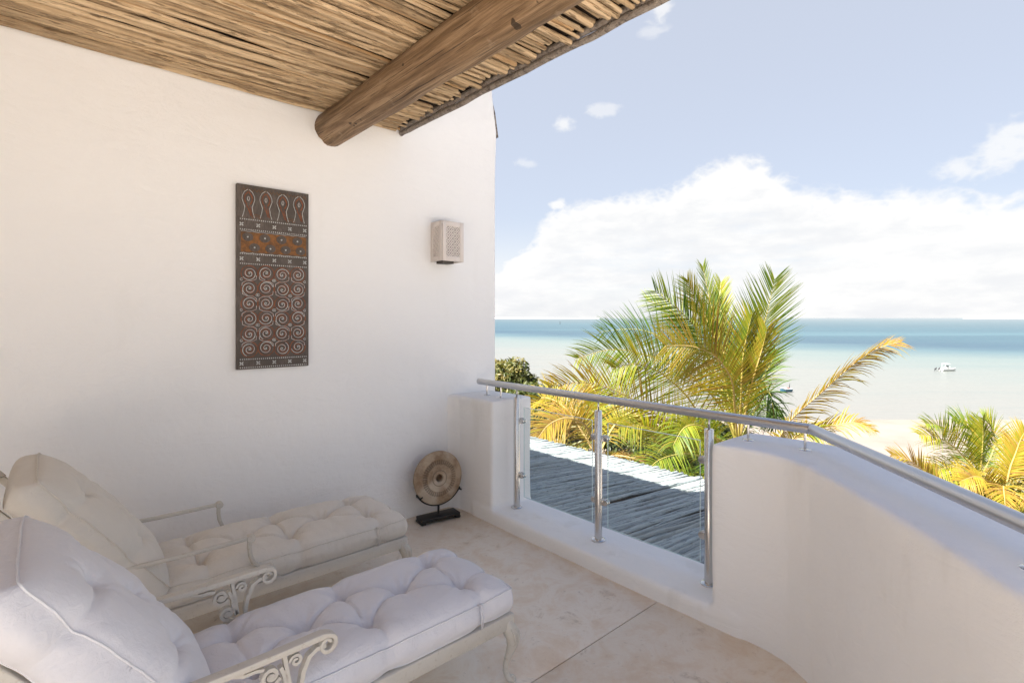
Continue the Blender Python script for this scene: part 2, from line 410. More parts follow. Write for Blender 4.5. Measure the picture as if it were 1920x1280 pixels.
tag(obj('shade_block', MB().box(-1.6, 2.6, 4.15, 12, -8.5, 3.2).mesh(), M_wall), 'unseen white block behind the tall lounger wall, added to shade the lower roof', 'house')  # unseen mass added so the lower roof stays in shadow further along

# shard of old roof timber sticking out round the wall end
sh = MB()
sv = [P(923, 190, 4.88), P(928.5, 212, 4.88), P(931, 232, 4.88), P(934.5, 258, 4.88), P(929, 248, 4.88), P(918, 240, 4.88), P(917, 200, 4.88)]
bk = [p + Vector((.0, .09, 0)) for p in sv]; n = len(sv)
sh.add(sv+bk, [tuple(range(n)), tuple(range(2*n-1, n-1, -1))] + [(i, (i+1) % n, n+(i+1) % n, n+i) for i in range(n)])
tag(obj('timber_shard', sh.mesh(), M_grey_log), 'thin grey weathered timber end poking out past the high corner of the wall', 'timber')

# ------------------------------------------------------------------ lower roof
def lz(x): return -.05 - .08*x
lr = thing('lower_roof', 'whitewashed pole roof below the balcony, half in shade, half in sun', 'roof', (3.0, 0, lz(3.0)))
LL = 3.72
lm = [stick_mesh(LL, random.choice((.018, .021, .025, .016)), name='whitewashed_pole', wob=.034, seg=18, taper=.1) for _ in range(22)]
for me in lm: me.materials.append(M_lstick)
y = 8.6; ang = math.atan(.08)
while y > .35:
    o = obj('pole', random.choice(lm), None, lr)
    o.location = (random.uniform(.0, .02), y, -.02 + random.uniform(-.009, .009)); o.rotation_euler = (0, ang, random.uniform(-.006, .006))
    y -= random.uniform(.024, .036)
Mr = Matrix.Rotation(ang, 4, 'Y')
obj('roof_deck', MB().box(.02, LL-.06, .3, 8.65, -.20, -.032, 0, Mr).mesh(), M_deck, lr)
lw = obj('annex_wall', MB().box(3.1, 6.45, .4, 8.5, -8.5, -.80).mesh(), M_wall)
tag(lw, 'white annex wall standing under the lower pole roof', 'wall')
# ------------------------------------------------------------------ ground, sea, far coast
SEA = -10.4
def to_world(s, r): return (s*FW[0]+r*RT[0], s*FW[1]+r*RT[1])
def gz(s):
    pts = [(-60, -6.5), (6, -7.6), (20, -8.4), (32, -9.3), (48, -10.0), (62, -10.4), (90, -11.2), (200, -12), (40000, -14)]
    for (a, za), (b, zb) in zip(pts, pts[1:]):
        if s <= b: return za + (zb-za)*max(0, s-a)/(b-a)
    return -14
ss = [-60, -30, -10] + [i*2.0 for i in range(0, 50)] + [100, 120, 160, 220, 400, 1000, 4000, 15000, 40000]
rr = [-30000, -8000, -2000, -600, -200] + [i*6.0 for i in range(-25, 40)] + [300, 700, 2000, 8000, 30000]
v = []; f = []
for s in ss:
    for r_ in rr:
        x, y_ = to_world(s, r_); bz = .35*mn.noise((x*.06, y_*.06, 1)) * (1 if s < 55 else 0)
        v.append((x, y_, gz(s)+bz))
nr_ = len(rr)
for i in range(len(ss)-1):
    for j in range(nr_-1): f.append((i*nr_+j, (i+1)*nr_+j, (i+1)*nr_+j+1, i*nr_+j+1))
m, b = mat('pale sand'); p = position(); a = noise(p, .15, 6, .6); c = noise(p, 3, 6, .6)
setin(b.inputs['Base Color'], mix((a - .4).step(0, .3), (.20, .168, .143), (.165, .135, .112))); b.inputs['Roughness'].default_value = .9
setin(b.inputs['Normal'], bump(c, .5, .05)); M_sand = m
tag(obj('ground', MB().add(v, f).mesh(smooth=True), M_sand), None, None, kind='structure')
m, b = mat('sea water'); p = position(); x, y_, z = sepxyz(p)
s = x*FW[0] + y_*FW[1]; r_ = x*RT[0] + y_*RT[1]
pv = comb(s*.010, r_*.0022, 0.0)
nn = noise(pv, 1.6, 6, .62); n2 = noise(comb(s*.05, r_*.008, 4.0), 1.0, 6, .65)
vv = s + r_*1.05 + (nn - .5)*150.0 + (n2 - .5)*45.0
vl = E.m('LOGARITHM', E.m('MAXIMUM', vv, 20.0), 10.0)
# 70 m: 1.85, 250 m: 2.4, 400 m: 2.6, 3000: 3.5
col = ramp((vl - 1.8)/2.2, [(0.0, (.165, .148, .134)), (.10, (.150, .147, .135)), (.22, (.146, .151, .138)), (.30, (.112, .142, .134)), (.345, (.046, .092, .108)), (.375, (.012, .047, .074)), (.44, (.016, .058, .081)), (.55, (.024, .067, .088)), (.70, (.050, .082, .096)), (1.0, (.110, .128, .135))])  # last stops paled: horizon haze put into the water colour
band = noise(comb(s*.012, r_*.0012, 9.0), 1.3, 5, .6)
deep = (vl - 2.60).step(0, .06)
col = mix(deep*(band - .5).step(0, .12)*.5, col, (.05, .115, .135))
sh_ = noise(comb(s*.09, r_*.012, 1.0), 1.0, 6, .7); col = mix((sh_ - .50).step(0, .10)*.30, col, mix(1.0, col, (.80, .90, .93), 'MULTIPLY'))
rp_ = noise(comb(s*.9, r_*.10, 5.0), 1.0, 4, .7); col = mix((rp_ - .52).step(0, .08)*.22, col, mix(1.0, col, (.82, .90, .94), 'MULTIPLY'))
setin(b.inputs['Base Color'], col); b.inputs['Roughness'].default_value = .30; b.inputs['Specular IOR Level'].default_value = .22
wv = noise(comb(s*1.0, r_*.45, 0.0), .9, 5, .65); wv2 = noise(comb(s*.22, r_*.07, 2.0), 1.0, 4, .6)
setin(b.inputs['Normal'], bump(wv*.6 + wv2*1.5, .35, .5)); M_sea = m
ss = [52, 70, 100, 200, 500, 2000, 8000, 30000, 55000]; rr = [-50000, -5000, -500, 0, 500, 5000, 50000]
v = []; f = []
for s in ss:
    for r_ in rr: x, y_ = to_world(s, r_); v.append((x, y_, SEA))
nr_ = len(rr)
for i in range(len(ss)-1):
    for j in range(nr_-1): f.append((i*nr_+j, (i+1)*nr_+j, (i+1)*nr_+j+1, i*nr_+j+1))
tag(obj('sea', MB().add(v, f).mesh(), M_sea), None, None, kind='structure')
M_coast = simple('haze pale land', (.62, .62, .60), 1)  # distance haze is put into this pale land colour
def coast(pl, pr, d, h, name='far_coast'):
    n = 60; v = []; 
    for i in range(n+1):
        t = i/n; px = pl+(pr-pl)*t; q = P(px, 596, d); hh = h*min(1, 5*t)*(.6+.5*mn.noise((t*6, d, 0)))*min(1, 6*(1-t)+.3) + .5
        for (k, zz) in ((0, -.5), (.03, hh*.7), (.08, hh), (.3, hh*.6), (.5, -.5)):
            v.append((q.x*(1+k), q.y*(1+k), SEA+zz))
    f = [(i*5+k, (i+1)*5+k, (i+1)*5+k+1, i*5+k+1) for i in range(n) for k in range(4)]
    tag(obj(name, MB().add(v, f).mesh(smooth=True), M_coast), None, None, kind='structure')
coast(1805, 2500, 9000, 48, 'far_island'); coast(500, 1125, 12000, 26, 'far_coast')

# ------------------------------------------------------------------ glass balustrade
bal = thing('balustrade', 'steel and glass balustrade with a round handrail bending along the white parapet', 'railing', (2.8, 2.26, .10))
def loc(p): return (p[0]-2.8, p[1]-2.26, p[2]-.10)
RZ = 1.056; K = (2.806, .935)
def rail_mesh():
    d2 = Vector((-.872, -.803, 0)).normalized(); a = Vector((2.80, 3.56, RZ)); k = Vector((*K, RZ))
    mb = MB().tube([loc(a+Vector((0, .004, 0))), loc(a), loc(k+Vector((0, .004, 0)))], [.019, .0255, .0255], 20)
    e = k + d2*3.9
    mb.tube([loc(k-d2*.0), loc(e)], .0255, 20)
    prof = [(0, -.0253)] + [(.0253*math.cos(t), .0253*math.sin(t)) for t in [(-PI/2+PI*i/10) for i in range(1, 10)]] + [(0, .0253)]
    mb.lathe(prof, 20, Matrix.Translation(loc(k)))
    return mb.mesh('handrail', True, 40)
obj('handrail', rail_mesh(), M_rail, bal)
def pin(x, y, z0, z1, par, base=True, r=.006):
    c = loc((x, y, z0))
    mb = MB().lathe([(r, 0), (r, z1-z0)], 10, Matrix.Translation(c))
    o = obj('pin', mb.mesh('pin', True, 40), M_steel, par)
    if base: obj('base_disc', MB().lathe([(.030, -.002), (.030, .003), (.026, .006), (.0062, .0065)], 24, Matrix.Translation(c)).mesh('d', True, 40), M_steel, o)
d2 = Vector((-.872, -.803)).normalized()
for (x, y) in [(2.80, 3.45), (2.80, 3.27), (2.80, 1.245), (2.80, 1.01-.045)] : pin(x, y, .947, RZ-.02, bal)
for s in (1.215, 2.3):
    pin(K[0]+d2.x*s, K[1]+d2.y*s, .947, RZ-.02, bal)
for (y, sides) in ((3.075, (-1,)), (2.256, (1, -1)), (1.465, (1,))):
    c = loc((2.80, y, .10)); Mt = Matrix.Translation(c)
    po = obj('post', MB().lathe([(.0255, 0), (.0255, .872), (.0225, .876), (.001, .877)], 24, Mt).mesh('post', True, 40), M_steel, bal)
    obj('base_flange', MB().lathe([(.046, -.003), (.046, .006), (.041, .010), (.0258, .0105)], 28, Mt).mesh('flange', True, 40), M_steel, po)
    obj('pin', MB().lathe([(.006, .874), (.006, .94)], 10, Mt).mesh('pin', True), M_steel, po)
    for sgn in sides:
        for z in (.69, .26):
            # rounded D-shaped clamp gripping the pane
            mb = MB(); mg = MB()
            for (x0, x1, m_) in ((.0045, .016, mb), (.0235, .035, mb), (.016, .0235, mg)):
                sh_ = [(0.018, -.021)] + [(.050+.021*math.cos(t), .021*math.sin(t)) for t in [(-PI/2+PI*i/10) for i in range(11)]] + [(0.018, .021)]
                k_ = .92 if m_ is mg else 1
                n = len(sh_); v = [(c[0]+x0, c[1]+sgn*a*k_, c[2]+z+b_*k_) for a, b_ in sh_] + [(c[0]+x1, c[1]+sgn*a*k_, c[2]+z+b_*k_) for a, b_ in sh_]
                m_.add(v, [tuple(range(n)), tuple(range(2*n-1, n-1, -1))] + [(i, (i+1) % n, n+(i+1) % n, n+i) for i in range(n)])
            cl = obj('glass_clamp', mb.mesh('clamp', False), M_steel, po); bev(cl, .002, 2)
            obj('gasket', mg.mesh('gasket'), M_clampd, po)
for (y0, y1) in ((2.325, 3.010), (1.53, 2.190)):
    c0 = loc((2.8158, y0, .197)); c1 = loc((2.8238, y1, .897))
    g = obj('glass_pane', MB().box(c0[0], c1[0], c0[1], c1[1], c0[2], c1[2]).mesh(), M_glass, bal)
    mb = MB(); t = .0012
    mb.box(c0[0]-t*.2, c1[0]+t*.2, c0[1], c1[1], c1[2]-.0005, c1[2]+.0022); mb.box(c0[0], c1[0], c0[1], c1[1], c0[2]-.0022, c0[2]-.0003)
    mb.box(c0[0], c1[0], c0[1]-.0015, c0[1]-.0002, c0[2], c1[2]); mb.box(c0[0], c1[0], c1[1]+.0002, c1[1]+.0015, c0[2], c1[2])
    obj('polished_edge', mb.mesh(), M_gedge, g)
# ================================================================== THINGS ON THE WALL
M_board = None
def board_mats():
    m, b = mat('dark carved wood'); o = coord('Object'); a = noise(o, 9, 5, .6); c = noise(scaled(o, 20, 20, 3), 6, 5, .7)
    setin(b.inputs['Base Color'], mix(a.step(.35, .7), (.085, .070, .060), mix(c.step(.4, .7), (.15, .125, .11), (.055, .042, .036)))); b.inputs['Roughness'].default_value = .75
    setin(b.inputs['Normal'], bump(c, .5, .003)); r = [m]
    for nm, c1, c2 in (('rust red pigment', (.29, .095, .04), (.14, .055, .032)), ('chalk pigment', (.66, .68, .67), (.42, .43, .43)), ('ochre pigment', (.27, .115, .035), (.13, .065, .03))):
        m, b = mat(nm); o = coord('Object'); a = noise(o, 45, 4, .7)
        setin(b.inputs['Base Color'], mix(a.step(.35, .65), c1, c2)); b.inputs['Roughness'].default_value = .85; r.append(m)
    return r
MB0, M_rust, M_chalk, M_ochre = board_mats()
ax0, ax1, az0, az1 = .918, 1.372, 1.270, 2.456; AW, AH = ax1-ax0, az1-az0
art = thing('carved_panel', 'tall dark wooden panel carved with rows of white and rust red spirals', 'wall panel', ((ax0+ax1)/2, WY, (az0+az1)/2))
bo = obj('board', MB().box(-AW/2, AW/2, -.034, -.002, -AH/2, AH/2).mesh(), MB0, art); bev(bo, .003, 2)
FY = -.034
def cr(mb, path, wid, h=.004, y0=FY):
    """a raised line of the carving; path in (x,z) on the board face"""
    Mx = Matrix.Translation((0, y0, 0)); n = len(path); v = []
    for i in range(n):
        a = path[max(i-1, 0)]; b = path[min(i+1, n-1)]; dx, dz = b[0]-a[0], b[1]-a[1]; L = math.hypot(dx, dz) or 1
        nx, nz = -dz/L*wid/2, dx/L*wid/2; x, z = path[i]
        v += [(x+nx, y0+.001, z+nz), (x+nx*.45, y0-h, z+nz*.45), (x-nx*.45, y0-h, z-nz*.45), (x-nx, y0+.001, z-nz)]
    f = [(i*4+k, i*4+k+1, (i+1)*4+k+1, (i+1)*4+k) for i in range(n-1) for k in range(3)]
    mb.add(v, f+[(0, 1, 2, 3), ((n-1)*4+3, (n-1)*4+2, (n-1)*4+1, (n-1)*4)])
def ang_pts(cx, cz, rx, rz, a0, a1, n=16): return [(cx+rx*math.cos(a0+(a1-a0)*i/n), cz+rz*math.sin(a0+(a1-a0)*i/n)) for i in range(n+1)]
U = lambda u: -AW/2 + u*AW
V = lambda v_: AH/2 - v_*AH
# rows of spirals
cw = AW*.90/4; v0, v1 = .437, .932; rh = (v1-v0)*AH/6
white = MB(); cr(white, spiral(0, 0, .006, cw*.43, 0.6, 1.85, 34), .0050, .0035)
tailp = [(cw*.43*math.cos(.6+1.85*2*PI), cw*.43*math.sin(.6+1.85*2*PI))]
white.lathe([(.005, 0), (.004, .004), (0, .005)], 8, Matrix.Translation((0, FY, 0)) @ Matrix.Rotation(PI/2, 4, 'X'))
rust = MB(); 
for rr_, a_ in ((cw*.30, .2), (cw*.19, 1.4)): cr(rust, ang_pts(0, 0, rr_, rr_, a_, a_+5.2, 18), .007, .002)
cr(rust, ang_pts(0, 0, cw*.485, cw*.485, 0, 2*PI, 26), .0075, .0025)
wm = white.mesh('spiral'); rm = rust.mesh('ring')
for r_ in range(6):
    for c_ in range(4):
        p_ = (U(.05)+cw*(c_+.5), 0, V(v0)-rh*(r_+.5)+(.004 if c_ % 2 else -.002))
        o = obj('spiral_carving', wm, M_chalk, art, p_); o.rotation_euler = (0, (c_+r_)*PI/2 + random.uniform(-.2, .2), 0); o.scale = (1 if (r_+c_) % 2 else -1, 1, 1)
        q = obj('ring_groove', rm, M_rust, o); q.rotation_euler = (0, random.uniform(0, 6), 0)
tails = MB()
for r_ in range(5):
    for c_ in range(4):
        x = U(.05)+cw*(c_+.5); z = V(v0)-rh*(r_+1); sg = 1 if (r_+c_) % 2 else -1
        cr(tails, [(x-sg*cw*.42, z+.035), (x-sg*cw*.40, z+.012), (x-sg*cw*.15, z), (x+sg*cw*.2, z-.002), (x+sg*cw*.42, z-.016), (x+sg*cw*.44, z-.035)], .0042)
        cr(tails, spiral(x+sg*cw*.46, z+.006, .010, .003, 1, 1.0, 12), .0035)
obj('spiral_tails', tails.mesh(), M_chalk, art)
# bands of dashes and little flowers
for (va, vb) in ((.188, .243), (.374, .428), (.945, .99)):
    d = MB(); 
    for vv_ in (va, vb):
        for i in range(34): 
            u_ = .045+.915*i/33; cr(d, [(U(u_)-.0025, V(vv_)), (U(u_)+.0025, V(vv_))], .009, .003)
    for i in range(5):
        cx = U(.06+.22*i); cz = V((va+vb)/2)
        for a_ in range(4): cr(d, [(cx+.003*math.cos(a_*PI/2+.78), cz+.003*math.sin(a_*PI/2+.78)), (cx+.014*math.cos(a_*PI/2+.78), cz+.014*math.sin(a_*PI/2+.78))], .008, .003)
    obj('dash_band', d.mesh(), M_chalk, art)
# orange field with rosettes
g = MB(); g.box(U(.05), U(.96), FY-.0015, FY+.004, V(.365), V(.257)); obj('ochre_field', g.mesh(), M_ochre, art)
ro = MB()
for rr_ in (.030, .021, .012): cr(ro, ang_pts(0, 0, rr_, rr_*.82, 0, 2*PI, 20), .0075, .0055)
ro.lathe([(.034, 0), (.033, .002), (0, .0022)], 20, Matrix.Translation((0, FY, 0)) @ Matrix.Rotation(PI/2, 4, 'X') @ Matrix.Diagonal((1, .82, 1, 1)))
dm = MB().lathe([(.006, 0), (.005, .007), (0, .008)], 8, Matrix.Translation((0, FY, 0)) @ Matrix.Rotation(PI/2, 4, 'X')).mesh('dot')
rom = ro.mesh('rosette')
for i in range(4):
    for (uu, v_) in ((.14+.23*i, .283), (.23+.215*i, .338)):
        o = obj('rosette', rom, MB0, art, (U(uu), 0, V(v_))); obj('dot', dm, M_chalk, o)
e = MB()
for v_ in (.252, .371): cr(e, [(U(.05+.9*i/24), V(v_)+.0035*math.sin(i*1.9)) for i in range(25)], .003, .004)
obj('ochre_edging', e.mesh(), M_chalk, art)
# the top zone: four tall leaf shaped eyes
ow = MB(); orr = MB(); 
for k in (-1, 1):
    cr(ow, [(k*x, z) for x, z in ((.004, .082), (.024, .066), (.036, .040), (.038, .018), (.030, -.006), (.022, -.030), (.026, -.060), (.036, -.098))], .0042, .004)
    cr(orr, [(k*x, z) for x, z in ((.003, .066), (.018, .048), (.025, .026), (.020, .004), (.010, -.014))], .009, .003)
cr(orr, [(-.012, -.02), (0, -.04), (.014, -.085)], .008, .003); cr(orr, [(.006, -.02), (.014, -.05), (.022, -.09)], .006, .003)
cr(ow, ang_pts(0, .024, .006, .014, 0, 2*PI, 14), .0036, .004)
owm, orm = ow.mesh('leaf_eye'), orr.mesh('leaf_fill')
for i in range(4):
    o = obj('leaf_carving', owm, M_chalk, art, (U(.15+.235*i), 0, V(.095)+(.003 if i % 2 else 0))); obj('leaf_fill', orm, M_rust, o)
oc = MB()
for i in range(18): cr(oc, [(U(.06+.05*i), V(.035)), (U(.085+.05*i), V(.018)), (U(.11+.05*i), V(.035))], .003, .003)
oa = MB()
for rx_, rz_ in ((.028, .030), (.018, .018)): cr(oa, ang_pts(0, 0, rx_, rz_, .1, PI-.1), .004, .003)
oam = oa.mesh('ochre_arch')
for i in range(2): obj('ochre_arch', oam, M_ochre, art, (U(.26+.47*i), 0, V(.182)))
obj('ochre_zigzag', oc.mesh(), M_ochre, art)

# ---- wall lamp with pierced plaster panels
lx0, lx1, ly, lz0, lz1 = 2.396, 2.603, 3.523, 2.062, 2.386
M_lamp = plaster('lamp ceramic', (.70, .64, .60), .03)
lamp = thing('wall_lamp', 'square white pierced lantern lamp fixed to the wall right of the carved panel', 'wall lamp', ((lx0+lx1)/2, WY, lz0))
def framed(w_, h_, mg, t=.008):
    mb = MB(); mb.box(0, mg, -t, 0, 0, h_); mb.box(w_-mg, w_, -t, 0, 0, h_); mb.box(mg, w_-mg, -t, 0, 0, mg*1.15); mb.box(mg, w_-mg, -t, 0, h_-mg*1.15, h_); return mb
def lattice(w_, h_, mg, nx, t=.006):
    """diamond tiles, each pierced by a little hole"""
    mb = MB(); W_, H_ = w_-2*mg, h_-2.3*mg; s_ = W_/nx; ny = max(2, round(H_/s_)); sz = H_/ny
    def tile(cx, cz, a, b_):
        a *= .93; b_ *= .93; o_ = [(a, 0), (0, b_), (-a, 0), (0, -b_)]; k = .34
        v = []
        for (q, y_) in ((1, -.001), (.86, -t+.001), (k, -t+.001), (k, .002)):
            for (ox, oz) in o_: v.append((min(max(mg+cx+ox*q, mg), mg+W_), y_, min(max(mg*1.15+cz+oz*q, mg*1.15), mg*1.15+H_)))
        mb.add(v, [(i*4+k_, i*4+(k_+1) % 4, (i+1)*4+(k_+1) % 4, (i+1)*4+k_) for i in range(3) for k_ in range(4)])
    for i in range(nx+1):
        for j in range(ny+1): tile(i*s_, j*sz, s_/2, sz/2)
    for i in range(nx):
        for j in range(ny): tile((i+.5)*s_, (j+.5)*sz, s_/2, sz/2)
    return mb
def place_lp(mb, M_):
    mb.v = [tuple(M_ @ Vector(p)) for p in mb.v]; return mb
ox, oz_ = (lx0+lx1)/2, lz0; hh = lz1-lz0; ww = lx1-lx0; dd = WY-ly
Mf = Matrix.Translation((lx0-ox, ly-WY, 0)); Ml = Matrix.Translation((lx0-ox, 0, 0)) @ Matrix.Rotation(-PI/2, 4, 'Z')
Mrr = Matrix.Translation((lx1-ox, ly-WY, 0)) @ Matrix.Rotation(PI/2, 4, 'Z')
for (nm, w_, Mx, nx) in (('front_panel', ww, Mf, 3), ('side_panel', dd, Ml, 2), ('side_panel', dd, Mrr, 2)):
    o = obj(nm, place_lp(framed(w_, hh, .036), Mx).mesh(), M_lamp, lamp); bev(o, .0015, 1)
    obj('lattice', place_lp(lattice(w_, hh, .036, nx), Mx).mesh(), M_lamp, o)
obj('hollow_filler', MB().box(-ww/2+.012, ww/2-.012, -dd+.016, -.012, .02, hh-.02).mesh(), simple('shaded lamp hollow', (.035, .028, .022), .9), lamp)  # near-black filler stands for the shade inside the lantern
obj('back_plate', MB().box(-ww/2+.05, ww/2-.05, -dd+.06, -.0, -.012, .02).mesh(), simple('lamp fitting', (.08, .07, .06), .6), lamp)

# ---- stone disc on its iron stand
def disc_mat():
    m, b = mat('worn tan stone'); o = coord('Object'); x, y, z = sepxyz(o)
    r_ = E.m('SQRT', x*x+z*z); a = noise(o, 9, 6, .65); c = noise(o, 45, 5, .7); e_ = noise(o, 3.5, 3, .5)
    col = mix(a.step(.35, .66), (.24, .155, .09), (.42, .32, .22)); col = mix((e_ - .5).step(0, .12)*.6, col, (.52, .45, .36)); col = mix((c - .62).step(0, .1)*.6, col, (.15, .10, .065))
    an = E.m('ARCTAN2', x, z); nt_ = E.m('SINE', an*44.0)
    band = r_.step(.104, .110)*(1.0 - r_.step(.140, .146)); col = mix(band*(.35 + nt_*.25), col, (.10, .065, .04))
    lip = r_.step(.055, .058)*(1.0 - r_.step(.062, .066)); col = mix(lip*.6, col, (.11, .075, .05))
    setin(b.inputs['Base Color'], col); b.inputs['Roughness'].default_value = .7; setin(b.inputs['Normal'], bump(a + c*.5, .35, .006)); return m
M_disc = disc_mat()
dc = thing('stone_disc', 'round tan stone disc with a central hole, standing in the black iron stand', 'stone disc', (2.345, 3.505, .332))
dc.rotation_euler = (R(-3), 0, R(-8))
Ry = Matrix.Rotation(PI/2, 4, 'X')
pr = [(.029, -.030), (.029, .024), (.036, .032), (.052, .032), (.060, .028), (.105, .030), (.110, .025), (.143, .024), (.150, .028), (.185, .020), (.207, .008), (.210, -.002), (.205, -.018), (.185, -.028), (.10, -.032), (.029, -.030)]
do = obj('disc', MB().lathe([(a_, b_) for a_, b_ in pr], 72, Ry).mesh('disc', True, 40), M_disc, dc)
nb = MB()
for (rad_, n_) in ((.118, 46), (.135, 50)):
    for i in range(n_):
        a_ = 2*PI*i/n_; nb.lathe([(.0055, 0), (.0045, .005), (0, .006)], 5, Matrix.Translation((rad_*math.cos(a_), -.0240, rad_*math.sin(a_))) @ Ry)
obj('beaded_ring', nb.mesh('beads', True), M_disc, do)
st = thing('disc_stand', 'low black iron stand with a curved cradle holding the stone disc', 'stand', (2.345, 3.50, 0)); st.rotation_euler = (0, 0, R(-8))
ba = obj('base', MB().box(-.165, .165, -.062, .062, .020, .046).mesh(), M_black, st); bev(ba, .006, 2)
for k in (-1, 1): bev(obj('foot', MB().box(k*.15-.02, k*.15+.02, -.058, .058, .0, .0205).mesh(), M_black, st), .004, 1)
obj('stem', MB().tube([(0, 0, .045), (0, 0, .117)], .009, 10).mesh('stem', True, 50), M_black, st)
cp = [(.214*math.cos(a_), -.004, .332+.214*math.sin(a_)) for a_ in [R(-152+124*i/30) for i in range(31)]]
obj('cradle', MB().tube(cp, .0062, 8).mesh('cradle', True, 50), M_black, st)
for (i_, s_) in ((2, 1), (29, 1)):
    p_ = cp[i_]; obj('prong', MB().tube([(p_[0], .030, p_[2]), (p_[0], -.040, p_[2]), (p_[0]*.90, -.046, .332+(p_[2]-.332)*.90)], [.007, .007, .006], 8).mesh('prong', True, 50), M_black, st)

# ================================================================== LOUNGERS
def cushion_mesh(L, W, T, buttons, puff=.055, step=.0072, seed=0, depth=1.0, rp=(7, 4.2), bulge=.013):
    nx, ny = int(L/step), int(W/step)
    ns = (L/2, W/2); B = [(bx, by) for bx, by in buttons]
    segs = []
    for i, a in enumerate(B):
        for b_ in B[i+1:]:
            if math.hypot((a[0]-b_[0]), (a[1]-b_[1])) < L*.27: segs.append((a, b_))
    eseg = []
    for a in B:
        if abs(a[1]-W/2) > W*.12:
            eseg.append((a, (a[0]+.01, 0 if a[1] < W/2 else W)))
    ends = sorted(B)
    for a in [b_ for b_ in B if b_[0] < L*.2]: eseg.append((a, (0, a[1]*.8+W*.1)))
    for a in [b_ for b_ in B if b_[0] > L*.8]: eseg.append((a, (L, a[1]*.8+W*.1)))
    def sd(x, y, a, b_):
        dx, dy = b_[0]-a[0], b_[1]-a[1]; t = max(0, min(1, ((x-a[0])*dx+(y-a[1])*dy)/(dx*dx+dy*dy)))
        bow = .012*math.sin(PI*t); return math.hypot(x-a[0]-dx*t + bow*dy*4, y-a[1]-dy*t - bow*dx*4), t
    def xy(s, t):
        x = s*math.sqrt(1-.05*t**4); y = t*math.sqrt(1-.09*s**4)
        return L/2+x*L/2, W/2+y*W/2
    def outer(x, y):
        """the edge pulled in where a crease runs out over it"""
        k = 0
        for a, e in eseg: k += math.exp(-(((x-e[0])**2+(y-e[1])**2)/.0016))
        return min(k, 1)
    v = []; 
    for j in range(ny+1):
        for i in range(nx+1):
            s, t = 2*i/nx-1, 2*j/ny-1; x, y = xy(s, t)
            ed = (1-abs(s)**rp[0])*(1-abs(t)**rp[1])
            e0 = min(1, ed*1.0)
            h = puff*(ed**.62)
            dip = 0
            for (bx, by) in B:
                r = math.hypot(x-bx, y-by); th = math.atan2(y-by, x-bx)
                dip += (.040*math.exp(-r/.020) + .026*math.exp(-r/.06))*(1 + .10*math.sin(th*7+bx*9+seed)+.07*math.sin(th*12+by*30))
                h += .0052*math.sin(th*9+bx*17+seed)*math.exp(-r/.07)*(1-math.exp(-r/.02))
            cre = 0
            for a, b_ in segs:
                d_, t_ = sd(x, y, a, b_); cre = max(cre, math.exp(-d_/.0065)*(.72+.28*abs(2*t_-1)))
                dip += .007*math.exp(-(d_/.05)**2)
            for a, b_ in eseg:
                d_, t_ = sd(x, y, a, b_); cre = max(cre, math.exp(-d_/.009)*.6); dip += .006*math.exp(-(d_/.04)**2)
            h -= (dip + .023*cre)*depth*(ed**.4)
            q = Vector((x*7, y*7, seed)); h += (.006*mn.noise(q) + .0035*mn.noise(Vector((x*22, y*9, seed+3))))*ed**.5
            # gathers along the seam
            eg = max(0, 1-abs(1-abs(t))*9)+max(0, 1-abs(1-abs(s))*16); h += .0020*mn.noise(Vector((x*55, y*55, seed+9)))*min(eg, 1)
            k = outer(x, y) if max(abs(s), abs(t)) > .8 else 0
            pull = .016*k*max(abs(s), abs(t))**6
            x += (L/2-x)/(L/2)*pull*(1 if abs(s) > abs(t) else 0); y += (W/2-y)/(W/2)*pull*(1 if abs(t) >= abs(s) else 0)
            z = T + h - .014*k*(1-ed)
            v.append((x, y, max(z, T*.42)))
    f = [(j*(nx+1)+i, j*(nx+1)+i+1, (j+1)*(nx+1)+i+1, (j+1)*(nx+1)+i) for j in range(ny) for i in range(nx)]
    per = [i for i in range(nx+1)] + [j*(nx+1)+nx for j in range(1, ny+1)] + [ny*(nx+1)+i for i in range(nx-1, -1, -1)] + [j*(nx+1) for j in range(ny-1, 0, -1)]
    top = [Vector(v[i]) for i in per]; n = len(per); prev = per
    c = Vector((L/2, W/2, 0))
    rings = 7
    for k in range(1, rings+1):
        u = k/rings; new = []
        for q_, p in enumerate(top):
            a = top[(q_+1) % n]-top[q_-1]; nrm = Vector((a.y, -a.x, 0)).normalized()
            bul = bulge*math.sin(PI*u)*(1+.5*mn.noise(Vector((p.x*9, p.y*9, u*2+seed)))) + .0035*mn.noise(Vector((p.x*34, p.y*34, u*1.3+seed)))*math.sin(PI*u)
            zz = p.z*(1-u) + .004*u
            qv = Vector((p.x, p.y, 0)) + nrm*bul - nrm*.010*(u**4); v.append((qv.x, qv.y, zz)); new.append(len(v)-1)
        f += [(prev[(q_+1) % n], prev[q_], new[q_], new[(q_+1) % n]) for q_ in range(n)]
        prev = new
    v.append((L/2, W/2, 0)); ci = len(v)-1
    f += [(prev[(q_+1) % n], prev[q_], ci) for q_ in range(n)]
    me = MB().add(v, f).mesh('cushion', True)
    bot = [Vector(v[i]) for i in prev]
    def loop(pts, up):
        mb = MB(); pts = pts[::2]; m = len(pts); vv = []; ns_ = 6
        for i in range(m):
            t = (pts[(i+1) % m]-pts[i-1]).normalized(); nn_ = Vector((t.y, -t.x, 0)).normalized(); bb = t.cross(nn_)
            cc = pts[i] + nn_*.0025 + Vector((0, 0, up))
            for k in range(ns_): vv.append(cc + nn_*math.cos(2*PI*k/ns_)*.0031 + bb*math.sin(2*PI*k/ns_)*.0031)
        mb.add(vv, [(i*ns_+k, i*ns_+(k+1) % ns_, ((i+1) % m)*ns_+(k+1) % ns_, ((i+1) % m)*ns_+k) for i in range(m) for k in range(ns_)])
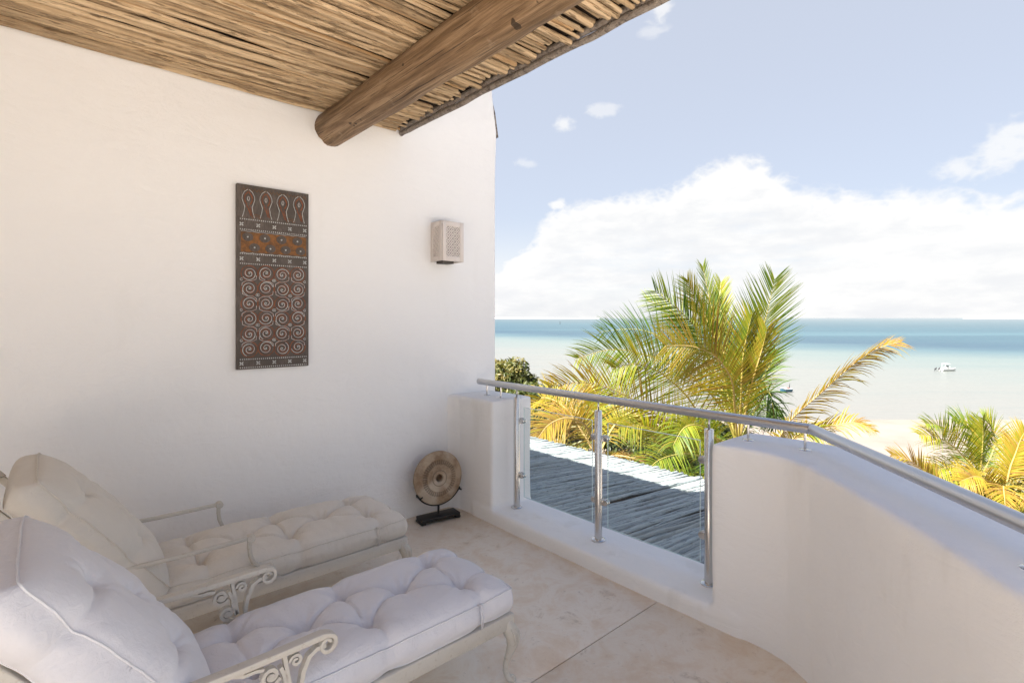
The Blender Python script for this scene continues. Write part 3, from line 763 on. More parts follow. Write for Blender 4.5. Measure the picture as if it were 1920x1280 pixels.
        return mb.mesh('piping', True)
    bz = []
    for (bx, by) in B:
        i = min(range((nx+1)*(ny+1)), key=lambda q: (v[q][0]-bx)**2+(v[q][1]-by)**2); bz.append((v[i][0], v[i][1], v[i][2]))
    return me, loop(top, .001), loop(bot, .004), bz
btn = MB().lathe([(.0115, -.004), (.0125, .001), (.010, .006), (.005, .0085), (0, .009)], 12).mesh('button', True)
def quincunx(L, W, xs_o, xs_c, o=.24, c=.5): return [(x, W*o) for x in xs_o] + [(x, W*(1-o)) for x in xs_o] + [(x, W*c) for x in xs_c]

def lounger(x0, y0, xe, label, fab, pipe, seed, style):
    """x0 seat/back hinge, xe foot end, y0 the side nearest the viewer"""
    W = .56; t = thing('sun_lounger', label, 'lounger', (x0, y0+W/2, 0), 'tufted white loungers side by side')
    def Lc(x, y, z): return Vector((x-x0, y-y0-W/2, z))
    L = xe-x0; ra = .262; rb = .300
    # seat frame
    for sy in (-1, 1):
        yy = sy*(W/2-.012)
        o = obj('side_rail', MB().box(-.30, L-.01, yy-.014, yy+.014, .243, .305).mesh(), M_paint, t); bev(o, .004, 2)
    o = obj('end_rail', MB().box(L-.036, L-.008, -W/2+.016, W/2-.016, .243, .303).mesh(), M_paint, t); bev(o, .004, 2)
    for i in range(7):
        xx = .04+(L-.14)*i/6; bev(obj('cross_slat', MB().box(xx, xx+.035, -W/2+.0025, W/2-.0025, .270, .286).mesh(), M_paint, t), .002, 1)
    # back frame
    ba_ = R(52); bd = Vector((-math.cos(ba_), 0, math.sin(ba_))); bn = Vector((-math.sin(ba_), 0, -math.cos(ba_)))
    hinge = Vector((-.075, 0, .30))
    for sy in (-1, 1):
        a = hinge + Vector((0, sy*(W/2-.012), 0)) + bn*.012; b_ = a + bd*.80
        Mb = Matrix(((bd.x, 0, bn.x, a.x), (0, 1, 0, a.y), (bd.z, 0, bn.z, a.z), (0, 0, 0, 1)))
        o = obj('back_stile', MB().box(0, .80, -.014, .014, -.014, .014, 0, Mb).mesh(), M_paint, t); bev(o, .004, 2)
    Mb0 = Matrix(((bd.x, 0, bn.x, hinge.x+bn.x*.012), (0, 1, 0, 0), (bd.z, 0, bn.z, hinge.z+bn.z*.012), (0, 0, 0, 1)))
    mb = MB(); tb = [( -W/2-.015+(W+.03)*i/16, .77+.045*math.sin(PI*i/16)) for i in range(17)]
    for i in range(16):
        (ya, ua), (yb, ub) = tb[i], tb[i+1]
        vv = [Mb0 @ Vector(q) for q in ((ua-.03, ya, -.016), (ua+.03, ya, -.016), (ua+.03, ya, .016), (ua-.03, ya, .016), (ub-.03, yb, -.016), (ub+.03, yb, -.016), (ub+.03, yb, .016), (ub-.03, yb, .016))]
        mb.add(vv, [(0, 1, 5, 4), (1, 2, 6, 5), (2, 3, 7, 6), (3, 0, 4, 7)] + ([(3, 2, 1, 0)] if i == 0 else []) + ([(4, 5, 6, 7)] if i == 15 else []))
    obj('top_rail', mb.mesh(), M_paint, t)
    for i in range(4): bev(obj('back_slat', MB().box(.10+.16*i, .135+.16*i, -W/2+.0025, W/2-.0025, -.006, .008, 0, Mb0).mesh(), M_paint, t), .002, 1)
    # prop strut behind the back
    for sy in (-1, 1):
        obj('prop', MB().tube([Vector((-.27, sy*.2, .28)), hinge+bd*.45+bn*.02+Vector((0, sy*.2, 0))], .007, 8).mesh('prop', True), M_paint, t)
    # cabriole legs
    for (lx, sx) in ((L-.035, 1), (-.27, -1)):
        for sy in (-1, 1):
            dg = Vector((sx*.75, sy*.66, 0)); c0 = Vector((lx, sy*(W/2-.020), 0))
            pr_ = [(.278, -.004, .025), (.25, .004, .031), (.225, .018, .034), (.195, .026, .029), (.16, .021, .021), (.12, .008, .0155), (.085, -.004, .013), (.055, -.006, .0125), (.032, .002, .0145), (.016, .016, .016), (.006, .026, .010)]
            lg = MB().tube([c0+dg*o_+Vector((0, 0, z)) for z, o_, r_ in pr_], [r_ for _, _, r_ in pr_], 12)
            le = obj('leg', lg.mesh('leg', True), M_paint, t)
            ac = MB()
            for k in range(-2, 3):
                side = Vector((-dg.y, dg.x, 0)).normalized()
                pts = [c0 + dg*(o_+r_*1.0*math.cos(k*.55)) + side*(r_*1.0*math.sin(k*.55)*(1.0 if z > .17 else .5)) + Vector((0, 0, z)) for z, o_, r_ in pr_[1:6]]
                ac.tube(pts, [.003, .0055, .0055, .0045, .002], 6)
            obj('acanthus', ac.mesh('acanthus', True), M_paint, le)
            obj('scroll_foot', MB().tube([c0+dg*(.020+.013*math.cos(q))+Vector((0, 0, .017+.012*math.sin(q))) for q in [i*.5-1.4 for i in range(9)]], [.009]*6+[.007, .006, .004], 8).mesh('foot', True), M_paint, le)
    # arms
    AX = .345 if style == 'scroll' else .335
    for sy in (-1, 1):
        yy = sy*(W/2+.022); Mx = Matrix.Translation((0, yy, 0)); z = .562 if style == 'scroll' else .545
        if style == 'scroll':
            # flat bar ending in a scroll with pierced scrollwork below it
            path = [(-.235, z+.004), (-.10, z+.002), (.05, z), (.18, z+.001), (AX-.04, z+.004)]
            for i in range(1, 27):
                a_ = PI/2 - i*.30; rr_ = .031*(1-.62*i/26); path.append((AX-.04+.010*min(i, 3)/3+rr_*math.cos(a_)+.004, z+.004-.031+rr_*math.sin(a_)))
            arm = obj('armrest', MB().strip(path, [.036]*15+[.036-.0005*i for i in range(16)], [.020]*5+[.014]*12+[.011]*14, Mx).mesh(), M_paint, t); bev(arm, .004, 2)
            sc_ = MB(); cx = AX-.115
            S = lambda pth, w_=.022, h_=.0115: sc_.strip(pth, w_, h_, Mx)
            S([(AX-.030, z-.030), (AX-.060, z-.030), (AX-.085, z-.045), (cx+.012, z-.085), (cx+.004, z-.13), (cx+.004, z-.175), (cx-.015, z-.225), (cx-.03, z-.262)], .024, .014)
            S([(cx-.045, z-.010), (cx-.040, z-.045), (cx-.032, z-.09), (cx-.026, z-.14)], .022, .012)
            S(spiral(cx-.085, z-.055, .004, .030, 2.0, 1.6, 26)); S([(cx-.19, z-.010), (cx-.16, z-.022), (cx-.13, z-.022), (cx-.105, z-.028)], .018, .010)
            S([(cx-.057, z-.040), (cx-.044, z-.075), (cx-.042, z-.11), (cx-.030, z-.14)])
            S(spiral(cx-.010, z-.040, .003, .020, 0.5, 1.4, 20), .018, .009)
            S(spiral(cx-.062, z-.125, .004, .026, 1.2, 1.6, 24)); S(spiral(cx+.022, z-.178, .004, .029, 2.6, 1.7, 26)); S(spiral(cx-.045, z-.190, .004, .034, .3, 1.5, 26), .024, .013)
            S([(cx-.075, z-.205), (cx-.06, z-.24), (cx-.02, z-.258), (cx+.03, z-.262)], .022, .012)
            for (px_, pz_) in ((cx-.085, z-.055), (cx-.062, z-.125), (cx+.022, z-.178), (cx-.045, z-.190)):
                sc_.lathe([(.0095, -.014), (.0095, .014)], 10, Matrix.Translation((px_, yy, pz_)) @ Matrix.Rotation(PI/2, 4, 'X'))
            obj('scrollwork', sc_.mesh('scrollwork'), M_paint, arm)
        else:
            # plain bar with a round knuckle and a bent post stepping down to the side rail
            arm = obj('armrest', MB().strip([(-.235, z+.004), (-.1, z+.003), (.05, z), (.2, z+.001), (AX-.006, z+.003)], .020, .019, Mx).mesh(), M_paint, t); bev(arm, .005, 2)
            obj('knuckle', MB().lathe([(.017, -.016), (.020, -.012), (.020, .012), (.017, .016)], 18, Matrix.Translation((AX+.004, yy, z)) @ Matrix.Rotation(PI/2, 4, 'X')).mesh('knuckle', True, 40), M_paint, arm)
            sp = [(AX, z-.01), (AX-.001, z-.045), (AX+.004, z-.085), (AX+.018, z-.122), (AX+.045, z-.150), (AX+.078, z-.160), (AX+.100, z-.158), (AX+.106, z-.170), (AX+.112, z-.205), (AX+.118, z-.236)]
            su = MB().strip(sp, .020, .018, Matrix.Translation((0, yy-sy*.006, 0))); su.box(AX+.092, AX+.146, min(yy-sy*.004, yy-sy*.045), max(yy-sy*.004, yy-sy*.045), z-.242, z-.228)
            bev(obj('arm_post', su.mesh(), M_paint, t), .003, 2)
    # seat cushion
    LS = L+.035; SB = [(x, W*.27) for x in (LS*.155, LS*.49, LS*.845)]
    SB = SB + [(x, W*.75) for x, _ in SB] + [(x, W*.51) for x in (LS*.325, LS*.67)]
    me, p1, p2, bz = cushion_mesh(LS, W, .105, SB, .060, seed=seed)
    s = obj('seat_cushion', me, fab, t, (-.035, -W/2, .303))
    obj('piping', p1, pipe, s); obj('piping', p2, pipe, s)
    for b_ in bz: obj('button', btn, fab, s, (b_[0], b_[1], b_[2]+.001))
    # back cushion
    LB = .715; BB = [(x, W*.27) for x in (LB*.30, LB*.74)]; BB = BB + [(x, W*.75) for x, _ in BB] + [(LB*.52, W*.51)]
    me, p1, p2, bz = cushion_mesh(LB, W+.05, .135, BB, .085, seed=seed+5, rp=(3.2, 2.6), bulge=.030)
    up_ = -bn; Mc = Matrix(((bd.x, 0, up_.x, hinge.x+up_.x*.006+bd.x*.03), (0, -1, 0, W/2+.025), (bd.z, 0, up_.z, hinge.z+up_.z*.006+bd.z*.03), (0, 0, 0, 1)))
    s2 = obj('back_cushion', me, fab, t); s2.matrix_local = Mc
    obj('piping', p1, pipe, s2); obj('piping', p2, pipe, s2)
    for b_ in bz: obj('button', btn, fab, s2, (b_[0], b_[1], b_[2]+.001))
    for (par, xx, Tt, ys) in ((s2, LB*.50, .135, W+.048), (s, LS*.84, .105, .002)):
        sg = 1 if ys > .1 else -1; mb = MB()
        for off in (-.005, .004):
            mb.tube([(xx+off, ys-sg*.012, Tt-.004), (xx+off, ys+sg*.006, Tt-.004), (xx+off*1.5, ys+sg*.017, Tt*.5), (xx+off*.5+.004, ys+sg*.004, .004)], .0028, 6)
        obj('tie', mb.mesh('tie', True), fab, par)
    return t
lounger(.375, 1.715, 1.555, 'lounger nearest the viewer with cool tinted white buttoned cushions, its foot leg out on the floor', M_fabA, M_pipeA, 1.0, 'scroll')
lounger(.405, 2.735, 1.625, 'lounger next to the wall with cream tinted white buttoned cushions, its foot by the stone disc', M_fabB, M_pipeB, 6.0, 'plain')
# ================================================================== VEGETATION
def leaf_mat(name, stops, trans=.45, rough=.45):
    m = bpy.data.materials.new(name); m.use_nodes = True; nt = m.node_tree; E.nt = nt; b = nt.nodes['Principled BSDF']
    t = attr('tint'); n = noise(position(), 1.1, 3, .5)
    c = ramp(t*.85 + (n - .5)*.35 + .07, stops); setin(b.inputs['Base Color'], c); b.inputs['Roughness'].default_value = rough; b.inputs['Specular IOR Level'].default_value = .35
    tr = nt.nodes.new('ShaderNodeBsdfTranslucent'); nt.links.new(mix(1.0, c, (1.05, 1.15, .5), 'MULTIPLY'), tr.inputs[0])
    ms = nt.nodes.new('ShaderNodeMixShader'); ms.inputs[0].default_value = trans
    nt.links.new(b.outputs[0], ms.inputs[1]); nt.links.new(tr.outputs[0], ms.inputs[2])
    nt.links.new(ms.outputs[0], nt.nodes['Material Output'].inputs[0]); return m
M_palm = leaf_mat('palm leaflets', [(0.0, (.030, .066, .018)), (.33, (.095, .175, .022)), (.55, (.26, .29, .026)), (.75, (.40, .295, .034)), (.9, (.35, .20, .045)), (1.0, (.38, .25, .11))])
M_leaf = leaf_mat('broad leaves', [(0.0, (.018, .030, .010)), (.4, (.050, .070, .018)), (.7, (.12, .12, .028)), (1.0, (.22, .165, .05))], .3)
m, b = mat('palm rib'); t = attr('tint'); setin(b.inputs['Base Color'], ramp(t, [(0, (.20, .22, .05)), (.6, (.42, .33, .09)), (1, (.48, .32, .15))])); b.inputs['Roughness'].default_value = .5; M_rib = m
m, b = mat('palm bark'); p = coord('Object'); x, y, z = sepxyz(p); n = noise(p, 3, 5, .6); rg = E.m('SINE', z*42.0 + n*3.0)
setin(b.inputs['Base Color'], mix(n.step(.3, .7), (.17, .13, .10), (.33, .28, .22))); setin(b.inputs['Normal'], bump(rg*.5 + n, .6, .02)); b.inputs['Roughness'].default_value = .9; M_bark = m
def settint(me, vals):
    a = me.attributes.new('tint', 'FLOAT', 'FACE'); a.data.foreach_set('value', vals)
def bez(p0, p1, p2, p3, t):
    u = 1-t; return p0*(u**3) + p1*(3*u*u*t) + p2*(3*u*t*t) + p3*(t**3)
def frond(pts, parent, tint, n=62, ll=.80, lw=.032, droop=.35, lift=.25, tight=.6, rag=.12, origin=Vector((0, 0, 0)), roll=0.0, face=0.0):
    """a feather leaf: rib through pts and two rows of folded leaflets"""
    P_ = [Vector(p) for p in pts]
    def cat(t):
        m = len(P_)-1; i = min(int(t*m), m-1); u = t*m-i
        a, b_, c, d = P_[max(i-1, 0)], P_[i], P_[i+1], P_[min(i+2, m)]
        return .5*((2*b_)+(c-a)*u+(2*a-5*b_+4*c-d)*u*u+(3*b_-a-3*c+d)*u*u*u)
    mb = MB(); tv = []
    N = 22; rp = [cat(i/N)-origin for i in range(N+1)]
    mb.tube(rp, [(.030*(1-i/N)**1.1+.004) for i in range(N+1)], 5, 1); tv += [tint]*len(mb.f)
    ll *= 1.38; tight = min(1.25, tight*1.22); n = int(n*1.08)
    Lr = sum((rp[i+1]-rp[i]).length for i in range(N))
    t0 = .14
    for i in range(n):
        t = t0+(1-t0)*min(.995, (i+.5+random.uniform(-.45, .45))/n); p = cat(t)-origin; tg = (cat(min(t+.02, 1))-cat(max(t-.02, 0))).normalized()
        up_ = Vector((0, 0, 1)); side = tg.cross(up_)
        if side.length < .15: side = tg.cross(Vector((FW[0], FW[1], 0)))
        side.normalize()
        if face:
            sv_ = tg.cross(Vector((FW[0], FW[1], -.1)))
            if sv_.length > .1:
                sv_.normalize(); sv_ = -sv_ if sv_.dot(side) < 0 else sv_; side = (side*(1-face)+sv_*face).normalized()
        nn_ = side.cross(tg).normalized()
        if nn_.z < 0 and not face: nn_ = -nn_
        if roll:
            q = Matrix.Rotation(roll, 3, tg); side = q @ side; nn_ = q @ nn_
        prof_ = (math.sin(PI*min(1, (t-t0)/(1-t0)*.77+.16))**.75)
        for sg in (-1, 1):
            if random.random() < rag*.4: continue
            L = ll*prof_*random.uniform(.82, 1.1)*(1 if random.random() > rag else random.uniform(.4, .8))
            a = tight*(1.15-.55*t)*(1+.22*mn.noise((t*9, tint*31+sg*4, n*.37)))*random.uniform(.9, 1.12)+.10
            d = (tg*math.cos(a) + side*sg*math.sin(a) + nn_*(lift*random.uniform(.7, 1.3))).normalized()
            g = droop*1.2*random.uniform(.5, 1.6); w_ = lw*random.uniform(.8, 1.15)*(.6+.4*prof_)
            fold = nn_*w_*.35; base = len(mb.v); q = p.copy(); dv = d.copy(); ns_ = 4; vv = []
            wv = tg.cross(d).cross(d); wv = (tg - d*tg.dot(d)); wv = wv.normalized() if wv.length > .01 else nn_
            for k in range(ns_+1):
                u = k/ns_; wk = w_*(.55 if k == 0 else (1-u**2.2)); 
                vv += [q+wv*wk*.5-fold*(1-u), q+Vector((0, 0, 0)), q-wv*wk*.5-fold*(1-u)]
                dv = (dv + Vector((0, 0, -1))*g*(.25+u)*.55).normalized(); q = q + dv*(L/ns_)
            ff = []
            for k in range(ns_):
                for c_ in (0, 1): ff.append((k*3+c_, k*3+c_+1, (k+1)*3+c_+1, (k+1)*3+c_))
            mb.add(vv, ff, 0); tv += [min(1, max(0, tint+random.gauss(0, .10)))]*len(ff)
    me = bpy.data.meshes.new('frond'); me.from_pydata(mb.v, [], mb.f); me.update()
    me.materials.append(M_palm); me.materials.append(M_rib); me.polygons.foreach_set('material_index', mb.mi); settint(me, tv)
    return obj('frond', me, None, parent)
def rnd_frond(c, azm, el, L, parent, tint, **k):
    """a leaf that leaves the heart at an angle and bows over under its own weight"""
    h = Vector((math.cos(azm), math.sin(azm), 0)); pts = [c.copy()]; e_ = el; q = c.copy(); n = 6; sw = random.uniform(-.25, .25)
    for i in range(n):
        q = q + (Matrix.Rotation(sw*i/n, 3, 'Z') @ h)*math.cos(e_)*L/n + Vector((0, 0, 1))*math.sin(e_)*L/n; pts.append(q.copy()); e_ -= R(random.uniform(13, 22))
    return frond(pts, parent, tint, origin=c, **k)
def palm(cx, cy_px, d, label, fronds=(), nrand=18, L=3.4, tint=.55, lean=(0.3, .2), group='coconut palms between the house and the beach', tlo=-.15, thi=.25, azr=None, ell=(-.35, 1.15), ll=.75, n=56):
    c = P(cx, cy_px, d); t = thing('palm_tree', label, 'palm tree', c, group)
    gr = -8.6 if d < 20 else -9.2
    pts = [Vector((lean[0]*(1-u)**1.6, lean[1]*(1-u)**1.6, (gr-c.z)*(1-u)-.0)) for u in [i/14 for i in range(15)]]
    obj('trunk', MB().tube(pts, [.17-.065*i/14+(.05 if i == 0 else 0) for i in range(15)], 12).mesh('trunk', True), M_bark, t)
    sh_ = MB()
    for i in range(10):
        a = i*2.4; sh_.tube([(0, 0, -.25+.02*i), (.10*math.cos(a), .10*math.sin(a), -.05+.02*i), (.22*math.cos(a), .22*math.sin(a), .25)], [.07, .055, .02], 6)
    obj('leaf_bases', sh_.mesh('leaf_bases', True), M_bark, t)
    for fr in fronds:
        pix, tn, kw = fr
        pts = [c + Vector((0, 0, .05))] + [P(*q) for q in pix]
        frond(pts, t, tn, origin=c, **{**dict(ll=ll, face=.5), **kw})
    for i in range(nrand):
        a = (i*2.39996 + cx) if azr is None else random.uniform(*azr)
        el = ell[0]+(ell[1]-ell[0])*((i+.5)/nrand)
        rnd_frond(Vector(c), a, el, L*random.uniform(.85, 1.1), t, min(1, max(0, tint+random.uniform(tlo, thi) + (.1 if el < .1 else 0))), ll=ll*random.uniform(.85, 1.05), n=n)
    return t
D = 13.5
main = [
 ([(1372, 730, D), (1352, 640, D+.3), (1333, 570, D+.5), (1318, 500, D+.6)], .40, dict(tight=.40, droop=.10, lift=.1, n=74, ll=.62, face=.8)),
 ([(1355, 700, D), (1320, 635, D-.2), (1280, 588, D-.4), (1228, 545, D-.8)], .40, dict(tight=.62, droop=.12, n=78, ll=.95, face=.9, lift=0)),
 ([(1350, 720, D+.3), (1312, 640, D+.5), (1262, 585, D+.8), (1212, 562, D+1.1)], .50, dict(tight=.7, droop=.3, ll=.8)),
 ([(1362, 700, D+.2), (1330, 610, D+.3), (1303, 560, D+.2), (1289, 525, D)], .66, dict(tight=.42, droop=.1, ll=.6, face=.8)),
 ([(1362, 640, D+.4), (1350, 570, D+.8), (1352, 530, D+1.1)], .58, dict(tight=.4, droop=.1, ll=.55)),
 ([(1340, 715, D+1), (1270, 650, D+1.3), (1200, 618, D+1.6), (1125, 622, D+2)], .10, dict(tight=.80, droop=.08, lift=.1, ll=.85, face=.85, n=56)),
 ([(1350, 760, D-.2), (1290, 700, D-.6), (1220, 668, D-.9), (1150, 655, D-1.2), (1082, 672, D-1.5)], .48, dict(tight=.75, droop=.22, n=80, face=.8, ll=.85)),
 ([(1378, 770, D-1.0), (1372, 715, D-1.4), (1345, 672, D-1.8), (1302, 650, D-2.1), (1248, 648, D-2.3)], .80, dict(tight=.90, droop=.06, n=104, ll=1.05, lift=.0, face=.97, rag=.04)),
 ([(1335, 815, D-.5), (1290, 745, D-1.0), (1240, 700, D-1.4), (1195, 682, D-1.8), (1150, 690, D-2.0)], .60, dict(tight=.90, droop=.18, n=84, ll=.95, face=.92)),
 ([(1400, 740, D-.2), (1416, 668, D-.4), (1436, 595, D-.5), (1452, 524, D-.6)], .42, dict(tight=.58, droop=.06, lift=.0, n=80, ll=1.0, face=.95, rag=.05)),
 ([(1405, 735, D-.6), (1418, 690, D-.9), (1430, 650, D-1.0), (1438, 618, D-1.1)], .72, dict(tight=.45, droop=.06, ll=.75, face=.9)),
 ([(1390, 740, D-.7), (1392, 680, D-.9), (1400, 630, D-1.0), (1410, 590, D-1.1)], .60, dict(tight=.5, droop=.08, ll=.8, face=.8)),
 ([(1405, 750, D+.4), (1435, 700, D+.8), (1455, 660, D+1.0)], .24, dict(tight=.6, droop=.3, ll=.55)),
 ([(1415, 770, D), (1440, 735, D-.2), (1450, 770, D-.3), (1447, 800, D-.3)], .18, dict(tight=.8, droop=.8, ll=.6, rag=.4)),
 ([(1412, 790, D+.4), (1438, 760, D+.5), (1458, 785, D+.6), (1466, 820, D+.6)], .25, dict(tight=.8, droop=.8, ll=.6, rag=.4)),
 ([(1330, 835, D-1), (1265, 800, D-1.4), (1190, 750, D-1.8), (1110, 718, D-2.2), (1030, 724, D-2.6)], .84, dict(tight=.72, droop=.22, n=92, ll=.85, face=.85)),
 ([(1330, 850, D-1.2), (1270, 825, D-1.8), (1215, 800, D-2.3), (1160, 800, D-2.8)], .62, dict(tight=.8, droop=.5, n=70, ll=.75)),
 ([(1340, 860, D-1.4), (1290, 850, D-2.1), (1240, 860, D-2.8), (1210, 885, D-3.2)], .45, dict(tight=.8, droop=.6, n=60, ll=.7)),
 ([(1350, 830, D-1.5), (1320, 800, D-2.2), (1285, 800, D-2.8), (1262, 835, D-3.2)], .50, dict(tight=.8, droop=.6, n=60, ll=.7)),
]
palm(1384, 842, D, 'largest coconut palm, its yellow green crown rising above the handrail in the middle', main, 9, 1.8, .30, (.4, .7), n=54, ell=(-.6, .6), ll=.60)
dry = [
 ([(1455, 830, 11.8), (1484, 785, 11.6), (1540, 735, 11.3), (1588, 692, 11.1), (1640, 655, 11.0), (1688, 641, 10.9)], .88, dict(tight=.62, droop=.36, n=90, ll=.62, rag=.28, lift=-.1, face=.5)),
 ([(1470, 835, 12.4), (1515, 808, 12.4), (1562, 798, 12.2), (1605, 792, 12.1), (1640, 808, 12.0)], .86, dict(tight=.8, droop=.5, n=60, ll=.42, rag=.35)),
 ([(1465, 845, 12.0), (1500, 812, 11.8), (1535, 815, 11.6), (1570, 840, 11.6)], .72, dict(tight=.8, droop=.6, n=50, ll=.5, rag=.3)),
]
palm(1440, 862, 12.2, 'straw coloured ragged palm whose dry leaf points up to the right over the rail', dry, 9, 2.0, .66, (.3, -.2), n=40, ell=(-.7, .25), ll=.5)
palm(1120, 862, 12.5, 'low golden palm seen through the left glass pane behind the pole roof',
 [([(1100, 800, 12.2), (1065, 783, 12), (1030, 795, 11.8), (1008, 822, 11.6)], .88, dict(tight=.8, droop=.7, n=70, ll=.75)),
  ([(1095, 815, 12.6), (1060, 765, 12.8), (1020, 745, 13), (985, 765, 13.2)], .85, dict(tight=.8, droop=.5, n=60, ll=.7)),
  ([(1150, 800, 12.6), (1180, 775, 12.8), (1215, 790, 12.9), (1240, 830, 13)], .72, dict(tight=.8, droop=.6, n=60, ll=.75)),
  ([(1120, 790, 12.9), (1120, 745, 13.2), (1105, 715, 13.6)], .60, dict(tight=.6, droop=.4, n=60, ll=.7))], 14, 2.0, .76, (-.4, .5), ell=(-.6, .45), ll=.60, n=50)
palm(1262, 905, 11.6, 'small low palm brushing the edge of the lower roof behind the right glass pane', [], 14, 1.8, .44, (.2, .3), ell=(-.4, .5), ll=.6, n=46)
DR = 22
palm(1836, 900, DR, 'bright green palm standing on the beach right of the bent handrail',
 [([(1822, 850, DR), (1792, 815, DR-.3), (1762, 798, DR-.6), (1735, 793, DR-1)], .48, dict(tight=.6, droop=.35, ll=.85, lw=.045)),
  ([(1835, 850, DR+.3), (1826, 815, DR+.5), (1808, 795, DR+.6), (1788, 784, DR+.6)], .40, dict(tight=.6, droop=.35, ll=.85, lw=.045)),
  ([(1815, 865, DR-.3), (1785, 835, DR-.6), (1755, 818, DR-.8), (1725, 815, DR-1)], .66, dict(tight=.7, droop=.5, ll=.9, lw=.045)),
  ([(1841, 850, DR), (1843, 815, DR), (1842, 788, DR)], .62, dict(tight=.5, droop=.2, ll=.8, lw=.045)),
  ([(1856, 860, DR), (1866, 825, DR+.3), (1856, 796, DR+.4), (1846, 786, DR+.5)], .50, dict(tight=.6, droop=.3, ll=.8, lw=.045)),
  ([(1820, 885, DR-.5), (1790, 875, DR-.8), (1760, 880, DR-1.1), (1745, 900, DR-1.2)], .74, dict(tight=.8, droop=.7, ll=.9, lw=.045))], 20, 2.7, .50, (.3, .3), n=44, ell=(-.5, .9))
palm(1885, 925, DR-2, 'orange tinged palm at the right border, behind the bright green beach palm',
 [([(1893, 880, DR-2), (1904, 850, DR-2), (1913, 825, DR-2), (1922, 808, DR-2)], .80, dict(tight=.6, droop=.3, ll=.8, lw=.045)),
  ([(1900, 890, DR-2), (1915, 865, DR-2), (1932, 845, DR-2)], .78, dict(tight=.6, droop=.3, ll=.8, lw=.045)),
  ([(1860, 905, DR-2.2), (1830, 893, DR-2.4), (1800, 902, DR-2.6)], .82, dict(tight=.8, droop=.6, ll=.8, lw=.045))], 18, 2.6, .72, (-.3, .3), n=44, ell=(-.5, .8))
palm(1775, 945, 17, 'low palm hidden behind the handrail but for one orange leaf tip',
 [([(1745, 900, 16.8), (1712, 866, 16.6), (1672, 852, 16.5)], .9, dict(tight=.45, droop=.2, ll=.6)), ([(1760, 905, 17), (1748, 890, 17), (1725, 872, 17)], .85, dict(tight=.5, droop=.3, ll=.5))], 7, 1.6, .75, (.2, .2), ell=(-.6, .1), ll=.5, n=36)

def leafcloud(blobs, n, size, tlo, thi, o0):
    v = []; f = []; tv = []
    wsum = [b_[3]**2 for b_ in blobs]; tot = sum(wsum)
    for b_, w_ in zip(blobs, wsum):
        bx, by, bz_, br = b_; m = int(n*w_/tot); bt = random.uniform(tlo, thi)
        for i in range(m):
            u = Vector((random.gauss(0, 1), random.gauss(0, 1), random.gauss(0, .9))).normalized(); rr_ = br*(random.random()**.28)*(1+.22*mn.noise(u*2.3+Vector((bx, by, bz_))))
            c = Vector((bx, by, bz_))+u*rr_; nrm = (u+Vector((random.gauss(0, .7), random.gauss(0, .7), random.gauss(.3, .6)))).normalized()
            a = nrm.cross(Vector((random.gauss(0, 1), random.gauss(0, 1), random.gauss(0, 1)))).normalized(); b2 = nrm.cross(a); s_ = size*random.uniform(.6, 1.3)
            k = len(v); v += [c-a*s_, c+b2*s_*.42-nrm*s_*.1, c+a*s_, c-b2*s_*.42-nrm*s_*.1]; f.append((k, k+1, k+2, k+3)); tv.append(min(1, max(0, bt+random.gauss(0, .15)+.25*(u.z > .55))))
    me = bpy.data.meshes.new('crown'); me.from_pydata([tuple(p-o0) for p in v], [], f); me.update(); me.materials.append(M_leaf); settint(me, tv); return me
def bush(label, pix, n, size=.10, cat='tree', name='leafy_tree', tlo=.1, thi=.6, ground=-8.6, group=None):
    pts = []
    for (px, py, d, r_) in pix:
        c = P(px, py, d)
        pts.append((c.x, c.y, c.z, r_))
        for k in range(7):
            u = Vector((random.gauss(0, 1), random.gauss(0, 1), random.gauss(.2, .8))).normalized(); q = c+u*r_*.75; pts.append((q.x, q.y, q.z, r_*random.uniform(.35, .55)))
    mx = sum(p_[0] for p_ in pts)/len(pts); my = sum(p_[1] for p_ in pts)/len(pts); o0 = Vector((mx, my, ground))
    t = thing(name, label, cat, o0, group)
    obj('crown', leafcloud(pts, n, size, tlo, thi, o0), None, t)
    zt = min(p_[2] for p_ in pts)-ground + .5
    tk = MB().tube([(0, 0, 0), (.1, .05, zt*.5), (0, .1, max(zt, .6))], [.16, .12, .07], 8)
    for q in pts[::3]: tk.tube([(0, .08, max(zt*.7, .3)), Vector(q[:3])-o0], [.06, .02], 6)
    obj('trunk', tk.mesh('trunk', True), M_bark, t)
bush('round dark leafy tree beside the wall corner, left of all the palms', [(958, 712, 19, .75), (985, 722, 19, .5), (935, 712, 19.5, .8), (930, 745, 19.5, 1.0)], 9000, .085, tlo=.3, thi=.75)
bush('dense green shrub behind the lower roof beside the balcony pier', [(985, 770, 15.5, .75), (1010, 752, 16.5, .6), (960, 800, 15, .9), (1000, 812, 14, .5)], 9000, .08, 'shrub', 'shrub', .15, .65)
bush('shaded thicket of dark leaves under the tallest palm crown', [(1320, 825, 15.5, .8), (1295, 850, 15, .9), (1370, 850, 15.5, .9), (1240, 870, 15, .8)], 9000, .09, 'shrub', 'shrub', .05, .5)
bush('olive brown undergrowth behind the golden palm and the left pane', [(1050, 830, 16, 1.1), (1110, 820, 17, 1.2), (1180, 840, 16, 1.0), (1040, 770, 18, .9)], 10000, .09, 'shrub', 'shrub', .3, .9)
bush('low yellowish bush at the right border under the palms', [(1890, 960, 20, .9), (1850, 950, 20, .8), (1925, 930, 20, .9)], 6000, .09, 'shrub', 'shrub', .45, .9)

